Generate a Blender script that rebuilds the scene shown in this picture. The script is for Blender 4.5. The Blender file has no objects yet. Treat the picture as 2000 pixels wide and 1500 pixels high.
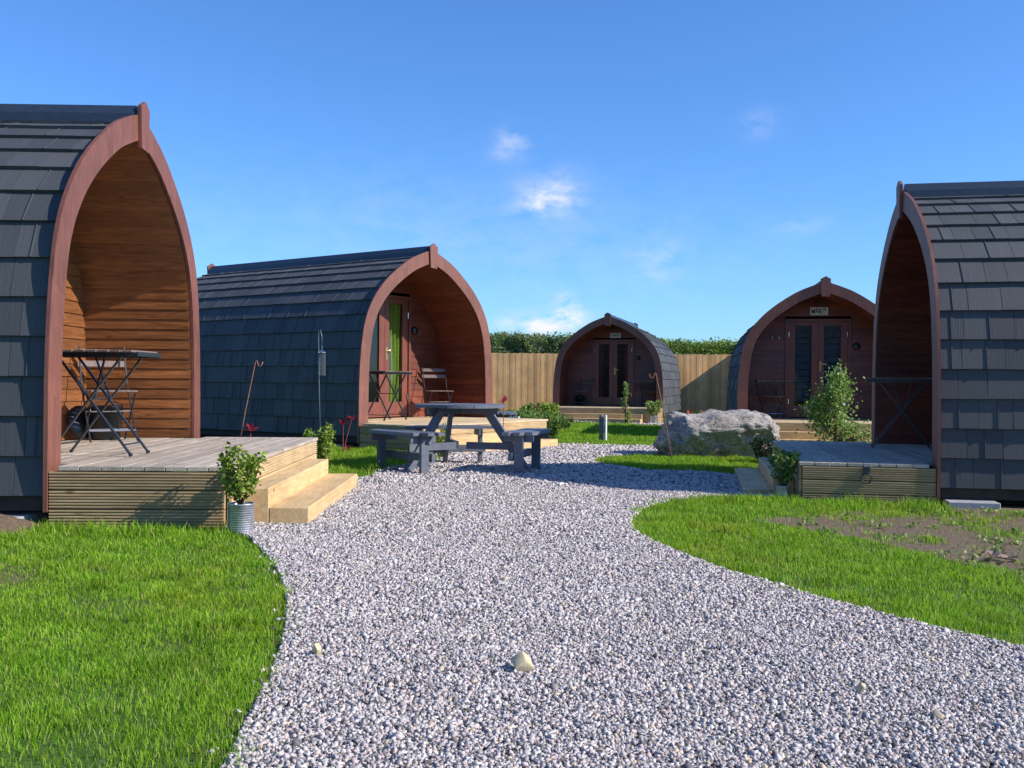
import bpy, math, random
import numpy as np
from mathutils import Vector, Matrix
rnd = random.Random(7)
rng = np.random.default_rng(11)
C = bpy.context.scene.collection
R = math.radians
S = bpy.context.scene

# ------------------------------------------------------------------ camera
cam_d = bpy.data.cameras.new('camera'); cam = bpy.data.objects.new('camera', cam_d); C.objects.link(cam)
PITCH, ROLL = .0031, .0075
cp, sp, cr, sr = math.cos(PITCH), math.sin(PITCH), math.cos(ROLL), math.sin(ROLL)
fw = Vector((0, cp, -sp)); rt = Vector((cr, sp*sr, cp*sr)); up = Vector((-sr, sp*cr, cp*cr))
m = Matrix((rt, up, -fw)).transposed().to_4x4(); m.translation = (0, 0, 1.0)
cam.matrix_world = m
cam_d.sensor_width = 36; cam_d.lens = 1903.2/2000*36; cam_d.clip_start = .05; cam_d.clip_end = 3000
S.camera = cam

# ------------------------------------------------------------------ sun and sky
SUN_EL, SUN_AZ = R(33), R(104)          # azimuth clockwise from +Y: right of the camera, a little behind it
sd = Vector((math.cos(SUN_EL)*math.sin(SUN_AZ), math.cos(SUN_EL)*math.cos(SUN_AZ), math.sin(SUN_EL)))
sl = bpy.data.lights.new('sun', 'SUN'); sl.energy = 4.6; sl.angle = R(.5); sl.color = (1, .95, .87)
so = bpy.data.objects.new('sun', sl); C.objects.link(so); so.rotation_euler = sd.to_track_quat('Z', 'Y').to_euler(); so.location = (20, -3, 20)
W = bpy.data.worlds.new('World'); S.world = W; W.use_nodes = True
nt = W.node_tree; N = nt.nodes; L = nt.links; N.clear()
def nd(t, **k):
    n = N.new(t)
    for a, b in k.items(): setattr(n, a, b)
    return n
sky = nd('ShaderNodeTexSky', sky_type='NISHITA', sun_disc=False, sun_elevation=SUN_EL, sun_rotation=SUN_AZ, altitude=0, air_density=1.0, dust_density=.3, ozone_density=3.0)
tint = nd('ShaderNodeMix', data_type='RGBA', blend_type='MULTIPLY'); tint.inputs[0].default_value = 1
tint.inputs[7].default_value = (.60, .98, 1.48, 1)
L.new(sky.outputs[0], tint.inputs[6])
tc = nd('ShaderNodeTexCoord')
# clouds: (pixel direction x, y, half width, half height, strength) turned into sky directions
CL = [(-.004, .244, .020, .014, .42), (.038, .186, .026, .016, 1.05), (.068, .174, .016, .010, .25), (.022, .062, .028, .009, 1.3), (.054, .072, .013, .011, 1.6), (.158, .118, .020, .018, .30), (.258, .262, .020, .012, .22), (.295, .162, .024, .008, .20), (.06, .12, .2, .05, .07), (-.15, .16, .25, .05, .08)]
noi = nd('ShaderNodeTexNoise'); noi.inputs['Scale'].default_value = 26; noi.inputs['Detail'].default_value = 7; noi.inputs['Roughness'].default_value = .62
warp = nd('ShaderNodeMapping'); warp.inputs['Scale'].default_value = (1, 1, 1.9)
L.new(tc.outputs['Generated'], warp.inputs[0]); L.new(warp.outputs[0], noi.inputs['Vector'])
def mth(op, a, b=None, clamp=False):
    n = nd('ShaderNodeMath', operation=op, use_clamp=clamp)
    for i, v in enumerate((a, b)):
        if v is None: continue
        if isinstance(v, (int, float)): n.inputs[i].default_value = v
        else: L.new(v, n.inputs[i])
    return n.outputs[0]
sx = nd('ShaderNodeSeparateXYZ'); L.new(tc.outputs['Generated'], sx.inputs[0])
ymax = mth('MAXIMUM', sx.outputs[1], .05)
ux = mth('DIVIDE', sx.outputs[0], ymax); uz = mth('DIVIDE', sx.outputs[2], ymax)
nz2 = nd('ShaderNodeTexNoise'); nz2.inputs['Scale'].default_value = 9; nz2.inputs['Detail'].default_value = 3
L.new(tc.outputs['Generated'], nz2.inputs['Vector'])
jit = mth('MULTIPLY', mth('SUBTRACT', nz2.outputs[0], .5), .05)
tot = None
front = mth('GREATER_THAN', sx.outputs[1], .05)
for (a, b, w_, h_, s_) in CL:
    dx = mth('DIVIDE', mth('SUBTRACT', mth('ADD', ux, jit), a), w_); dz = mth('DIVIDE', mth('SUBTRACT', mth('SUBTRACT', uz, jit), b), h_)
    r2 = mth('ADD', mth('MULTIPLY', dx, dx), mth('MULTIPLY', dz, dz))
    g = mth('MULTIPLY', mth('POWER', 2.718, mth('MULTIPLY', r2, -.8)), s_)
    tot = g if tot is None else mth('ADD', tot, g)
nn = mth('MULTIPLY', mth('SUBTRACT', noi.outputs[0], .33), 3.0, True)
cl = mth('MULTIPLY', mth('MULTIPLY', mth('MULTIPLY', tot, nn), 1.15, True), front)
cm = nd('ShaderNodeMix', data_type='RGBA'); L.new(cl, cm.inputs[0]); L.new(tint.outputs[2], cm.inputs[6]); cm.inputs[7].default_value = (6.6, 6.8, 7.4, 1)
bg = nd('ShaderNodeBackground'); bg.inputs[1].default_value = .10; L.new(cm.outputs[2], bg.inputs[0])
out = nd('ShaderNodeOutputWorld'); L.new(bg.outputs[0], out.inputs[0])
S.view_settings.view_transform = 'Standard'; S.view_settings.look = 'None'; S.view_settings.gamma = 1; S.view_settings.exposure = .5
S.view_settings.use_curve_mapping = False
S.render.engine = 'CYCLES'; S.render.resolution_x = 1024; S.render.resolution_y = 768
try: S.cycles.max_bounces = 6; S.cycles.transparent_max_bounces = 12
except Exception: pass

# ------------------------------------------------------------------ materials
def new_mat(name):
    m = bpy.data.materials.new(name); m.use_nodes = True
    return m, m.node_tree, m.node_tree.nodes['Principled BSDF']
class NB:
    def __init__(s, t): s.t = t
    def n(s, typ, **k):
        x = s.t.nodes.new(typ)
        for a, b in k.items(): setattr(x, a, b)
        return x
    def l(s, a, b): s.t.links.new(a, b)
    def coord(s, scale=(1, 1, 1), rot=(0, 0, 0), kind='Object'):
        c = s.n('ShaderNodeTexCoord'); mp = s.n('ShaderNodeMapping'); mp.inputs['Scale'].default_value = scale; mp.inputs['Rotation'].default_value = rot
        s.l(c.outputs[kind], mp.inputs[0]); return mp.outputs[0]
    def noise(s, vec, scale, detail=4, rough=.6, dist=0):
        x = s.n('ShaderNodeTexNoise'); x.inputs['Scale'].default_value = scale; x.inputs['Detail'].default_value = detail; x.inputs['Roughness'].default_value = rough; x.inputs['Distortion'].default_value = dist
        s.l(vec, x.inputs['Vector']); return x.outputs[0]
    def ramp(s, fac, stops, interp='LINEAR'):
        x = s.n('ShaderNodeValToRGB'); x.color_ramp.interpolation = interp; e = x.color_ramp.elements
        while len(e) < len(stops): e.new(.5)
        for el, (p, c) in zip(e, stops): el.position = p; el.color = (*c, 1)
        s.l(fac, x.inputs[0]); return x.outputs[0]
    def mix(s, fac, a, b, mode='MIX'):
        x = s.n('ShaderNodeMix', data_type='RGBA', blend_type=mode)
        for i, v in ((0, fac), (6, a), (7, b)):
            if isinstance(v, (int, float)): x.inputs[i].default_value = v
            elif isinstance(v, tuple): x.inputs[i].default_value = (*v, 1)
            else: s.l(v, x.inputs[i])
        return x.outputs[2]
    def math(s, op, a, b=0.0):
        x = s.n('ShaderNodeMath', operation=op)
        for i, v in enumerate((a, b)):
            if isinstance(v, (int, float)): x.inputs[i].default_value = v
            else: s.l(v, x.inputs[i])
        return x.outputs[0]
    def bump(s, h, strength, dist, bsdf, prev=None):
        x = s.n('ShaderNodeBump'); x.inputs['Strength'].default_value = strength; x.inputs['Distance'].default_value = dist; s.l(h, x.inputs['Height'])
        if prev is not None: s.l(prev, x.inputs['Normal'])
        s.l(x.outputs[0], bsdf.inputs['Normal']); return x.outputs[0]
def island(b): return b.n('ShaderNodeNewGeometry').outputs['Random Per Island']

def wood(name, dark, light, axis='X', rough=.6, var=.35, knots=True, coat=0, grain=1.0):
    m, t, p = new_mat(name); b = NB(t)
    sc = {'X': (1.2, 14, 14), 'Y': (14, 1.2, 14), 'Z': (14, 14, 1.2)}[axis]
    v = b.coord(sc); isl = island(b)
    off = b.n('ShaderNodeVectorMath', operation='ADD'); cmb = b.n('ShaderNodeCombineXYZ'); b.l(b.math('MULTIPLY', isl, 37.0), cmb.inputs[0]); b.l(b.math('MULTIPLY', isl, 91.0), cmb.inputs[1]); b.l(b.math('MULTIPLY', isl, 53.0), cmb.inputs[2])
    b.l(v, off.inputs[0]); b.l(cmb.outputs[0], off.inputs[1]); v = off.outputs[0]
    g = b.noise(v, 2.2*grain, 6, .65, 1.2)
    col = b.ramp(g, [(.28, dark), (.72, light)])
    if knots:
        kv = b.coord({'X': (.45, 1, 1), 'Y': (1, .45, 1), 'Z': (1, 1, .45)}[axis])
        vo = b.n('ShaderNodeTexVoronoi'); vo.inputs['Scale'].default_value = 5.5; b.l(kv, vo.inputs['Vector'])
        k = b.ramp(vo.outputs['Distance'], [(.03, (.35, .25, .2)), (.11, (1, 1, 1))]); col = b.mix(.8, col, k, 'MULTIPLY')
    vv = b.ramp(isl, [(0, (1-var,)*3), (1, (1+var*.35,)*3)]); col = b.mix(1, col, vv, 'MULTIPLY')
    w = b.ramp(b.noise(b.coord(), 1.6, 4), [(.3, (.78,)*3), (.65, (1.08,)*3)]); col = b.mix(1, col, w, 'MULTIPLY')
    b.l(col, p.inputs['Base Color']); p.inputs['Roughness'].default_value = rough
    if coat: p.inputs['Coat Weight'].default_value = coat; p.inputs['Coat Roughness'].default_value = .35
    b.bump(g, .35, .004, p); return m
def plain(name, col, rough=.5, metal=0, noise=.15, scale=20, bump=.1):
    m, t, p = new_mat(name); b = NB(t)
    n = b.noise(b.coord(), scale, 5)
    c = b.mix(1, col, b.ramp(n, [(.3, (1-noise,)*3), (.7, (1+noise,)*3)]), 'MULTIPLY')
    b.l(c, p.inputs['Base Color']); p.inputs['Roughness'].default_value = rough; p.inputs['Metallic'].default_value = metal
    if bump: b.bump(n, bump, .003, p)
    return m
M = {}
M['fascia'] = wood('stained_fascia', (.120, .042, .027), (.26, .090, .058), 'Z', .6, .14, True, .03)
M['lining'] = wood('varnished_board', (.12, .038, .012), (.38, .145, .045), 'Y', .42, .32, True, .12)
M['wall'] = wood('varnished_wall_board', (.12, .038, .012), (.38, .145, .045), 'X', .45, .32, True, .1)
M['door'] = wood('door_stain', (.13, .034, .020), (.22, .062, .036), 'Z', .45, .1, False, .15)
M['lining_red_shade'] = wood('red_stain_shade_board', (.085, .017, .009), (.24, .055, .022), 'Y', .42, .32, True, .12)  # red boards: a redder stain, with porch shade darkened into the colour
M['wall_red_shade'] = wood('red_stain_shade_wall_board', (.095, .020, .010), (.26, .064, .026), 'X', .45, .32, True, .1)
M['deck_grey'] = wood('weathered_deck_board', (.30, .235, .17), (.58, .49, .39), 'X', .8, .22, True)
M['deck_new'] = wood('fresh_deck_board', (.52, .36, .19), (.76, .58, .35), 'X', .7, .2, True)
M['skirt'] = wood('tanalised_ribbed_board', (.16, .125, .060), (.36, .28, .15), 'X', .8, .2, True)
M['skirt_y'] = wood('tanalised_ribbed_end_board', (.30, .21, .10), (.58, .43, .24), 'Y', .8, .2, True)
M['sleeper'] = wood('pine_sleeper', (.46, .29, .12), (.74, .52, .26), 'X', .75, .12, True)
M['sleeper_dim'] = wood('damp_pine_sleeper', (.24, .165, .10), (.42, .31, .2), 'X', .8, .15, True)
M['fence'] = wood('fence_board', (.74, .38, .14), (.93, .56, .25), 'Z', .85, .3, True)
M['post_wood'] = wood('fence_rail_wood', (.22, .15, .09), (.4, .29, .18), 'X', .85, .3, True)
M['grey_paint'] = wood('grey_painted_timber', (.095, .105, .135), (.15, .165, .205), 'X', .5, .15, False)
M['slat'] = wood('dark_stained_slat', (.12, .075, .06), (.26, .18, .15), 'Y', .5, .3, False)
M['black_metal'] = plain('black_powder_coated_steel', (.035, .038, .045), .35, .3, .2, 40, .03)
M['bright_metal'] = plain('bright_steel', (.6, .6, .62), .25, 1, .1, 60, 0)
M['rust'] = plain('rusty_iron', (.28, .13, .07), .8, .1, .4, 40, .2)
M['dull_metal'] = plain('dull_grey_metal', (.16, .17, .18), .5, .5, .2, 40, 0)
M['brass'] = plain('brass', (.75, .55, .25), .3, 1, .1, 50, 0)
M['black_plastic'] = plain('black_plastic', (.012, .014, .018), .35, 0, .2, 15, .02)
M['under'] = plain('dark_underframe_timber', (.035, .028, .022), .9, 0, .3, 12, .2)
M['ridge'] = plain('dark_ridge_metal', (.028, .04, .06), .42, .2, .2, 30, .05)
M['concrete'] = plain('concrete_slab', (.34, .33, .33), .9, 0, .2, 25, .3)
M['lime'] = plain('lime_curtain_cloth', (.30, .38, .03), .8, 0, .15, 30, .1)
M['pink'] = plain('magenta_curtain_cloth', (.22, .01, .07), .85, 0, .2, 30, .1)
M['blind'] = plain('slate_blue_blind', (.04, .06, .09), .6, 0, .2, 8, .05)
M['sign'] = plain('painted_sign_board', (.62, .62, .66), .6, 0, .12, 30, .05)
M['ink'] = plain('black_lettering', (.01, .01, .012), .6, 0, 0, 10, 0)
M['soil_pot'] = plain('potting_soil', (.035, .022, .014), .95, 0, .4, 60, .6)
M['white'] = plain('white_plastic', (.75, .75, .75), .4, 0, .05, 10, 0)
M['stem'] = plain('woody_stem', (.11, .07, .04), .85, 0, .3, 60, .3)
M['red_stem'] = plain('red_stem', (.25, .04, .04), .7, 0, .3, 60, .1)

def tile_mat():
    m, t, p = new_mat('granular_roof_tile'); b = NB(t)
    isl = island(b)
    c = b.ramp(isl, [(0, (.034, .038, .045)), (.5, (.047, .051, .058)), (1, (.062, .065, .071))])
    g = b.noise(b.coord(), 420, 2, .7); c = b.mix(1, c, b.ramp(g, [(.3, (.5,)*3), (.7, (1.6,)*3)]), 'MULTIPLY')
    st = b.noise(b.coord((1, 60, 1)), 3, 3, .6); c = b.mix(1, c, b.ramp(st, [(.35, (.86,)*3), (.6, (1.1,)*3)]), 'MULTIPLY')
    d = b.noise(b.coord(), 2.5, 5); c = b.mix(b.math('MULTIPLY', d, .35), c, (.085, .083, .075))
    b.l(c, p.inputs['Base Color']); p.inputs['Roughness'].default_value = .72
    n1 = b.bump(st, .5, .004, p); b.bump(g, .5, .002, p, n1); return m
M['tile'] = tile_mat()
def galv():
    m, t, p = new_mat('galvanised_tin'); b = NB(t)
    w = b.n('ShaderNodeTexWave', wave_type='BANDS', bands_direction='Z'); w.inputs['Scale'].default_value = 22; w.inputs['Distortion'].default_value = .1; b.l(b.coord(), w.inputs['Vector'])
    c = b.ramp(b.noise(b.coord(), 30, 4), [(.3, (.42, .43, .45)), (.7, (.66, .67, .69))])
    b.l(c, p.inputs['Base Color']); p.inputs['Metallic'].default_value = .75; p.inputs['Roughness'].default_value = .42
    b.bump(w.outputs[1], .5, .003, p); return m
M['tin'] = galv()
def glass():
    m = bpy.data.materials.new('door_glass'); m.use_nodes = True; t = m.node_tree; t.nodes.clear(); b = NB(t)
    o = b.n('ShaderNodeOutputMaterial'); tr = b.n('ShaderNodeBsdfTransparent'); tr.inputs[0].default_value = (.82, .86, .88, 1)
    g = b.n('ShaderNodeBsdfGlossy'); g.inputs['Roughness'].default_value = .03; lw = b.n('ShaderNodeLayerWeight'); fm = b.math('ADD', b.math('MULTIPLY', b.math('POWER', lw.outputs['Facing'], 4.0), .7), .035)
    mx = b.n('ShaderNodeMixShader'); b.l(fm, mx.inputs[0]); b.l(tr.outputs[0], mx.inputs[1]); b.l(g.outputs[0], mx.inputs[2]); b.l(mx.outputs[0], o.inputs[0]); return m
M['glass'] = glass()
def leafmat(name, cols, trans=.35, rough=.5, spec=.3):
    m, t, p = new_mat(name); b = NB(t)
    c = b.ramp(island(b), [(i/(len(cols)-1), q) for i, q in enumerate(cols)])
    c = b.mix(1, c, b.ramp(b.noise(b.coord(), 4, 3), [(.3, (.75,)*3), (.7, (1.2,)*3)]), 'MULTIPLY')
    if name == 'grass_blade': c = b.mix(1, c, b.ramp(b.noise(b.coord(), 1.1, 6, .7), [(.30, (1.15, .97, .85)), (.48, (1, 1, 1)), (.7, (.80, .95, .85))]), 'MULTIPLY')
    b.l(c, p.inputs['Base Color']); p.inputs['Roughness'].default_value = rough; p.inputs['Specular IOR Level'].default_value = spec
    tl = b.n('ShaderNodeBsdfTranslucent'); b.l(c, tl.inputs[0]); mx = b.n('ShaderNodeMixShader'); mx.inputs[0].default_value = trans
    o = t.nodes['Material Output']; b.l(p.outputs[0], mx.inputs[1]); b.l(tl.outputs[0], mx.inputs[2]); b.l(mx.outputs[0], o.inputs[0]); return m
M['leaf'] = leafmat('green_leaf', [(.05, .11, .02), (.10, .19, .03), (.17, .27, .05), (.26, .33, .08)])
M['leaf_bright'] = leafmat('yellow_green_leaf', [(.05, .11, .02), (.17, .29, .03), (.34, .44, .05), (.50, .54, .12)], .4)
M['leaf_dark'] = leafmat('dark_leaf', [(.015, .03, .012), (.03, .055, .02), (.06, .09, .03)])
M['leaf_pale'] = leafmat('pale_green_leaf', [(.09, .17, .03), (.18, .31, .05), (.30, .43, .09), (.48, .54, .22)], .45)
M['leaf_red'] = leafmat('crimson_leaf', [(.20, .01, .02), (.40, .02, .05), (.55, .06, .10)])
M['hedge'] = leafmat('hedge_leaf', [(.08, .16, .02), (.16, .27, .04), (.26, .37, .06), (.42, .46, .12)], .4)
M['hedge_mixed'] = leafmat('mixed_hedge_leaf', [(.06, .14, .05), (.13, .25, .07), (.22, .34, .10), (.40, .42, .16), (.24, .17, .14)], .4)
M['petal_pink'] = leafmat('pink_petal', [(.45, .2, .3), (.75, .5, .6), (.85, .75, .8)], .3)
M['petal_red'] = leafmat('red_petal', [(.6, .05, .03), (.8, .12, .06)], .3)
M['petal_yellow'] = leafmat('yellow_petal', [(.75, .5, .08), (.8, .65, .2)], .3)
M['grass'] = leafmat('grass_blade', [(.07, .17, .008), (.13, .29, .010), (.18, .36, .014), (.23, .43, .018), (.29, .48, .03), (.33, .50, .04), (.38, .50, .06), (.54, .52, .18)], .45, .7, .12)
M['stone'] = None
def stone_mat():
    m, t, p = new_mat('crushed_limestone'); b = NB(t)
    c = b.ramp(island(b), [(0, (.11, .105, .105)), (.14, (.22, .21, .21)), (.30, (.38, .365, .365)), (.50, (.50, .48, .475)), (.68, (.49, .40, .39)), (.80, (.58, .56, .55)), (.97, (.64, .62, .60)), (.985, (.54, .44, .30)), (1, (.54, .46, .33))])
    c = b.mix(1, c, b.ramp(b.noise(b.coord(), 90, 3), [(.3, (.78,)*3), (.7, (1.12,)*3)]), 'MULTIPLY')
    c = b.mix(1, c, (1.04, .985, .95), 'MULTIPLY'); b.l(c, p.inputs['Base Color']); p.inputs['Roughness'].default_value = .85; p.inputs['Specular IOR Level'].default_value = .25; b.bump(b.noise(b.coord(), 160, 3), .3, .002, p); return m
M['stone'] = stone_mat()
def gravel_base():
    m, t, p = new_mat('gravel_bed'); b = NB(t)
    vo = b.n('ShaderNodeTexVoronoi'); vo.inputs['Scale'].default_value = 55; b.l(b.coord(), vo.inputs['Vector'])
    bw = b.n('ShaderNodeSeparateColor'); b.l(vo.outputs['Color'], bw.inputs[0])
    c = b.ramp(bw.outputs[0], [(0, (.13, .13, .15)), (.4, (.33, .31, .34)), (.8, (.48, .44, .46)), (1, (.60, .57, .57))])
    edge = b.ramp(vo.outputs['Distance'], [(.35, (1, 1, 1)), (.75, (.25,)*3)]); c = b.mix(1, c, edge, 'MULTIPLY')
    b.l(c, p.inputs['Base Color']); p.inputs['Roughness'].default_value = .9
    inv = b.math('SUBTRACT', 1.0, vo.outputs['Distance']); b.bump(inv, 1, .02, p); return m
M['gravel'] = gravel_base()
def soil(name, a, bcol, green=None):
    m, t, p = new_mat(name); b = NB(t)
    n1 = b.noise(b.coord(), 1.3, 6, .65); n2 = b.noise(b.coord(), 38, 6, .7)
    c = b.ramp(n2, [(.3, a), (.7, bcol)])
    if green: c = b.mix(b.ramp(n1, [(.35, (0,)*3), (.6, (1,)*3)]), c, green)
    b.l(c, p.inputs['Base Color']); p.inputs['Roughness'].default_value = .95; b.bump(n2, .8, .02, p); return m
M['soil'] = soil('bare_soil', (.085, .052, .030), (.22, .15, .095))
M['lawn_base'] = soil('lawn_thatch', (.05, .07, .014), (.11, .14, .03), (.07, .14, .016))
M['field'] = soil('grass_field', (.05, .07, .015), (.11, .12, .035), (.06, .11, .02))
def rockmat():
    m, t, p = new_mat('boulder_limestone'); b = NB(t)
    n = b.noise(b.coord(), 3.2, 9, .7, .6); n2 = b.noise(b.coord(), 16, 8, .72, .4)
    c = b.ramp(n, [(.3, (.28, .245, .22)), (.43, (.44, .395, .36)), (.56, (.62, .575, .53)), (.72, (.78, .735, .69))])
    c = b.mix(1, c, b.ramp(n2, [(.32, (.45, .40, .38)), (.5, (1, 1, 1)), (.7, (1.15, 1.12, 1.12))]), 'MULTIPLY')
    vo = b.n('ShaderNodeTexVoronoi', feature='DISTANCE_TO_EDGE'); vo.inputs['Scale'].default_value = 3.4; b.l(b.coord((1, 1, 2.2)), vo.inputs['Vector'])
    c = b.mix(1, c, b.ramp(b.noise(b.coord((1, 1, 1.6)), 6.5, 10, .8, 1.6), [(.40, (1, 1, 1)), (.47, (.38, .34, .30)), (.50, (.95, .93, .9)), (1, (1.1, 1.08, 1.06))]), 'MULTIPLY')
    b.l(c, p.inputs['Base Color']); p.inputs['Roughness'].default_value = .9
    h = b.math('ADD', b.math('MULTIPLY', n, 1.0), b.math('MULTIPLY', n2, .5)); b.bump(b.math('ADD', h, b.math('MULTIPLY', b.noise(b.coord(), 55, 5, .7), .35)), 1, .07, p); return m
M['rock'] = rockmat()

# ------------------------------------------------------------------ mesh helpers
class MB:
    def __init__(s): s.v = []; s.f = []
    def add(s, vs, fs):
        o = len(s.v); s.v += [tuple(v) for v in vs]; s.f += [tuple(i+o for i in f) for f in fs]; return s
    def box(s, x0, x1, y0, y1, z0, z1, mtx=None, bev=0):
        if bev:
            e = bev; vs = []; 
            for (x, dx) in ((x0, 1), (x1, -1)):
                for (y, dy) in ((y0, 1), (y1, -1)):
                    for (z, dz) in ((z0, 1), (z1, -1)):
                        vs += [(x, y+dy*e, z+dz*e), (x+dx*e, y, z+dz*e), (x+dx*e, y+dy*e, z)]
            def i(a, b, c, k): return ((a*2+b)*2+c)*3+k
            fs = [tuple(i(0, *q, 0) for q in ((0, 0), (0, 1), (1, 1), (1, 0))), tuple(i(1, *q, 0) for q in ((0, 0), (1, 0), (1, 1), (0, 1))),
                  tuple(i(q[0], 0, q[1], 1) for q in ((0, 0), (1, 0), (1, 1), (0, 1))), tuple(i(q[0], 1, q[1], 1) for q in ((0, 0), (0, 1), (1, 1), (1, 0))),
                  tuple(i(q[0], q[1], 0, 2) for q in ((0, 0), (0, 1), (1, 1), (1, 0))), tuple(i(q[0], q[1], 1, 2) for q in ((0, 0), (1, 0), (1, 1), (0, 1)))]
            for a in (0, 1):
                for b in (0, 1):
                    fs += [(i(a, b, 0, 0), i(a, b, 1, 0), i(a, b, 1, 1), i(a, b, 0, 1)), (i(a, 0, b, 0), i(a, 1, b, 0), i(a, 1, b, 2), i(a, 0, b, 2)), (i(0, a, b, 1), i(1, a, b, 1), i(1, a, b, 2), i(0, a, b, 2))]
                    for c in (0, 1): fs.append((i(a, b, c, 0), i(a, b, c, 1), i(a, b, c, 2)))
        else:
            vs = [(x, y, z) for x in (x0, x1) for y in (y0, y1) for z in (z0, z1)]
            fs = [(0, 1, 3, 2), (4, 6, 7, 5), (0, 4, 5, 1), (2, 3, 7, 6), (0, 2, 6, 4), (1, 5, 7, 3)]
        if mtx is not None: vs = [mtx @ Vector(v) for v in vs]
        return s.add(vs, fs)
    def beam(s, p, q, w, h, upv=(0, 0, 1), bev=0):
        p = Vector(p); q = Vector(q); d = q-p; ln = d.length; x = d.normalized(); u = Vector(upv)
        y = u.cross(x)
        if y.length < 1e-4: y = Vector((0, 1, 0)).cross(x)
        y.normalize(); z = x.cross(y)
        mt = Matrix((x, y, z)).transposed().to_4x4(); mt.translation = p
        return s.box(0, ln, -w/2, w/2, -h/2, h/2, mt, bev)
    def tube(s, pts, r, n=8, caps=True):
        pts = [Vector(p) for p in pts]; rs = r if isinstance(r, (list, tuple)) else [r]*len(pts); vs = []; fs = []
        ref = None
        for i, p in enumerate(pts):
            d = (pts[min(i+1, len(pts)-1)]-pts[max(i-1, 0)]).normalized()
            if ref is None: ref = Vector((0, 0, 1)).cross(d) if abs(d.z) < .95 else Vector((1, 0, 0)).cross(d)
            a = (ref-d*ref.dot(d)).normalized(); b = d.cross(a); ref = a
            for k in range(n):
                t = 2*math.pi*k/n; vs.append(p+(a*math.cos(t)+b*math.sin(t))*rs[i])
        for i in range(len(pts)-1):
            for k in range(n): fs.append((i*n+k, i*n+(k+1) % n, (i+1)*n+(k+1) % n, (i+1)*n+k))
        if caps: fs.append(tuple(range(n-1, -1, -1))); fs.append(tuple((len(pts)-1)*n+k for k in range(n)))
        return s.add(vs, fs)
    def lathe(s, prof, n=32, c=(0, 0)):
        vs = []; fs = []
        for (r, z) in prof:
            for k in range(n): t = 2*math.pi*k/n; vs.append((c[0]+r*math.cos(t), c[1]+r*math.sin(t), z))
        for i in range(len(prof)-1):
            for k in range(n): fs.append((i*n+k, i*n+(k+1) % n, (i+1)*n+(k+1) % n, (i+1)*n+k))
        return s.add(vs, fs)
    def prism(s, poly, z0, z1, mtx=None):
        n = len(poly); vs = [(x, y, z0) for x, y in poly]+[(x, y, z1) for x, y in poly]
        fs = [tuple(range(n-1, -1, -1)), tuple(range(n, 2*n))]+[(i, (i+1) % n, n+(i+1) % n, n+i) for i in range(n)]
        if mtx is not None: vs = [mtx @ Vector(v) for v in vs]
        return s.add(vs, fs)
    def build(s, name, mat, parent=None, smooth=False, loc=None):
        me = bpy.data.meshes.new(name); me.from_pydata(s.v, [], s.f); me.materials.append(mat)
        if smooth: me.polygons.foreach_set('use_smooth', [True]*len(me.polygons))
        me.update(); o = bpy.data.objects.new(name, me); C.objects.link(o)
        if parent: o.parent = parent
        if loc: o.location = loc
        return o
def np_obj(name, V, F, mat, parent=None, smooth=False):
    """V (n,3), F (m,k) with constant k"""
    me = bpy.data.meshes.new(name); k = F.shape[1]
    me.vertices.add(len(V)); me.vertices.foreach_set('co', np.ascontiguousarray(V, dtype=np.float32).ravel())
    me.loops.add(F.size); me.loops.foreach_set('vertex_index', np.ascontiguousarray(F, dtype=np.int32).ravel())
    me.polygons.add(len(F)); me.polygons.foreach_set('loop_start', np.arange(0, F.size, k, dtype=np.int32))
    try: me.polygons.foreach_set('loop_total', np.full(len(F), k, dtype=np.int32))
    except Exception: pass
    if smooth: me.polygons.foreach_set('use_smooth', np.ones(len(F), dtype=bool))
    me.materials.append(mat); me.update(calc_edges=True); me.validate()
    o = bpy.data.objects.new(name, me); C.objects.link(o)
    if parent: o.parent = parent
    return o
def tag(o, label=None, cat=None, group=None, kind=None):
    if label: o['label'] = label
    if cat: o['category'] = cat
    if group: o['group'] = group
    if kind: o['kind'] = kind
    return o
def empty(name, loc, rz=0, label=None, cat=None, group=None):
    o = bpy.data.objects.new(name, None); C.objects.link(o); o.location = loc; o.rotation_euler = (0, 0, rz); o.empty_display_size = .2
    return tag(o, label, cat, group)
def copy_tree(o, parent=None):
    c = o.copy(); C.objects.link(c); c.parent = parent
    for ch in [x for x in bpy.data.objects if x.parent == o]: copy_tree(ch, c)
    return c
def G(x, y): return .033-.007*y-.013*x

# ------------------------------------------------------------------ ground
def inpoly(px, py, poly):
    ins = np.zeros(len(px), bool); n = len(poly); j = n-1
    for i in range(n):
        xi, yi = poly[i]; xj, yj = poly[j]
        c = ((yi > py) != (yj > py)) & (px < (xj-xi)*(py-yi)/(yj-yi+1e-12)+xi); ins ^= c; j = i
    return ins
def smooth_poly(pts, it=2, keep=()):
    for _ in range(it):
        q = []
        for i in range(len(pts)):
            a = pts[i]; b = pts[(i+1) % len(pts)]
            q += [(a[0]*.75+b[0]*.25, a[1]*.75+b[1]*.25), (a[0]*.25+b[0]*.75, a[1]*.25+b[1]*.75)]
        pts = q
    return pts
def sheet(name, poly, dz, mat):
    bmv = [(x, y, G(x, y)+dz) for x, y in poly]
    import bmesh
    bm = bmesh.new(); vs = [bm.verts.new(v) for v in bmv]; f = bm.faces.new(vs); bmesh.ops.triangulate(bm, faces=[f])
    bmesh.ops.recalc_face_normals(bm, faces=bm.faces)
    for f in bm.faces:
        if f.normal.z < 0: f.normal_flip()
    me = bpy.data.meshes.new(name); bm.to_mesh(me); bm.free(); me.materials.append(mat)
    o = bpy.data.objects.new(name, me); C.objects.link(o); return tag(o, kind='structure')
g_ = MB(); BIG = 900
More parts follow.
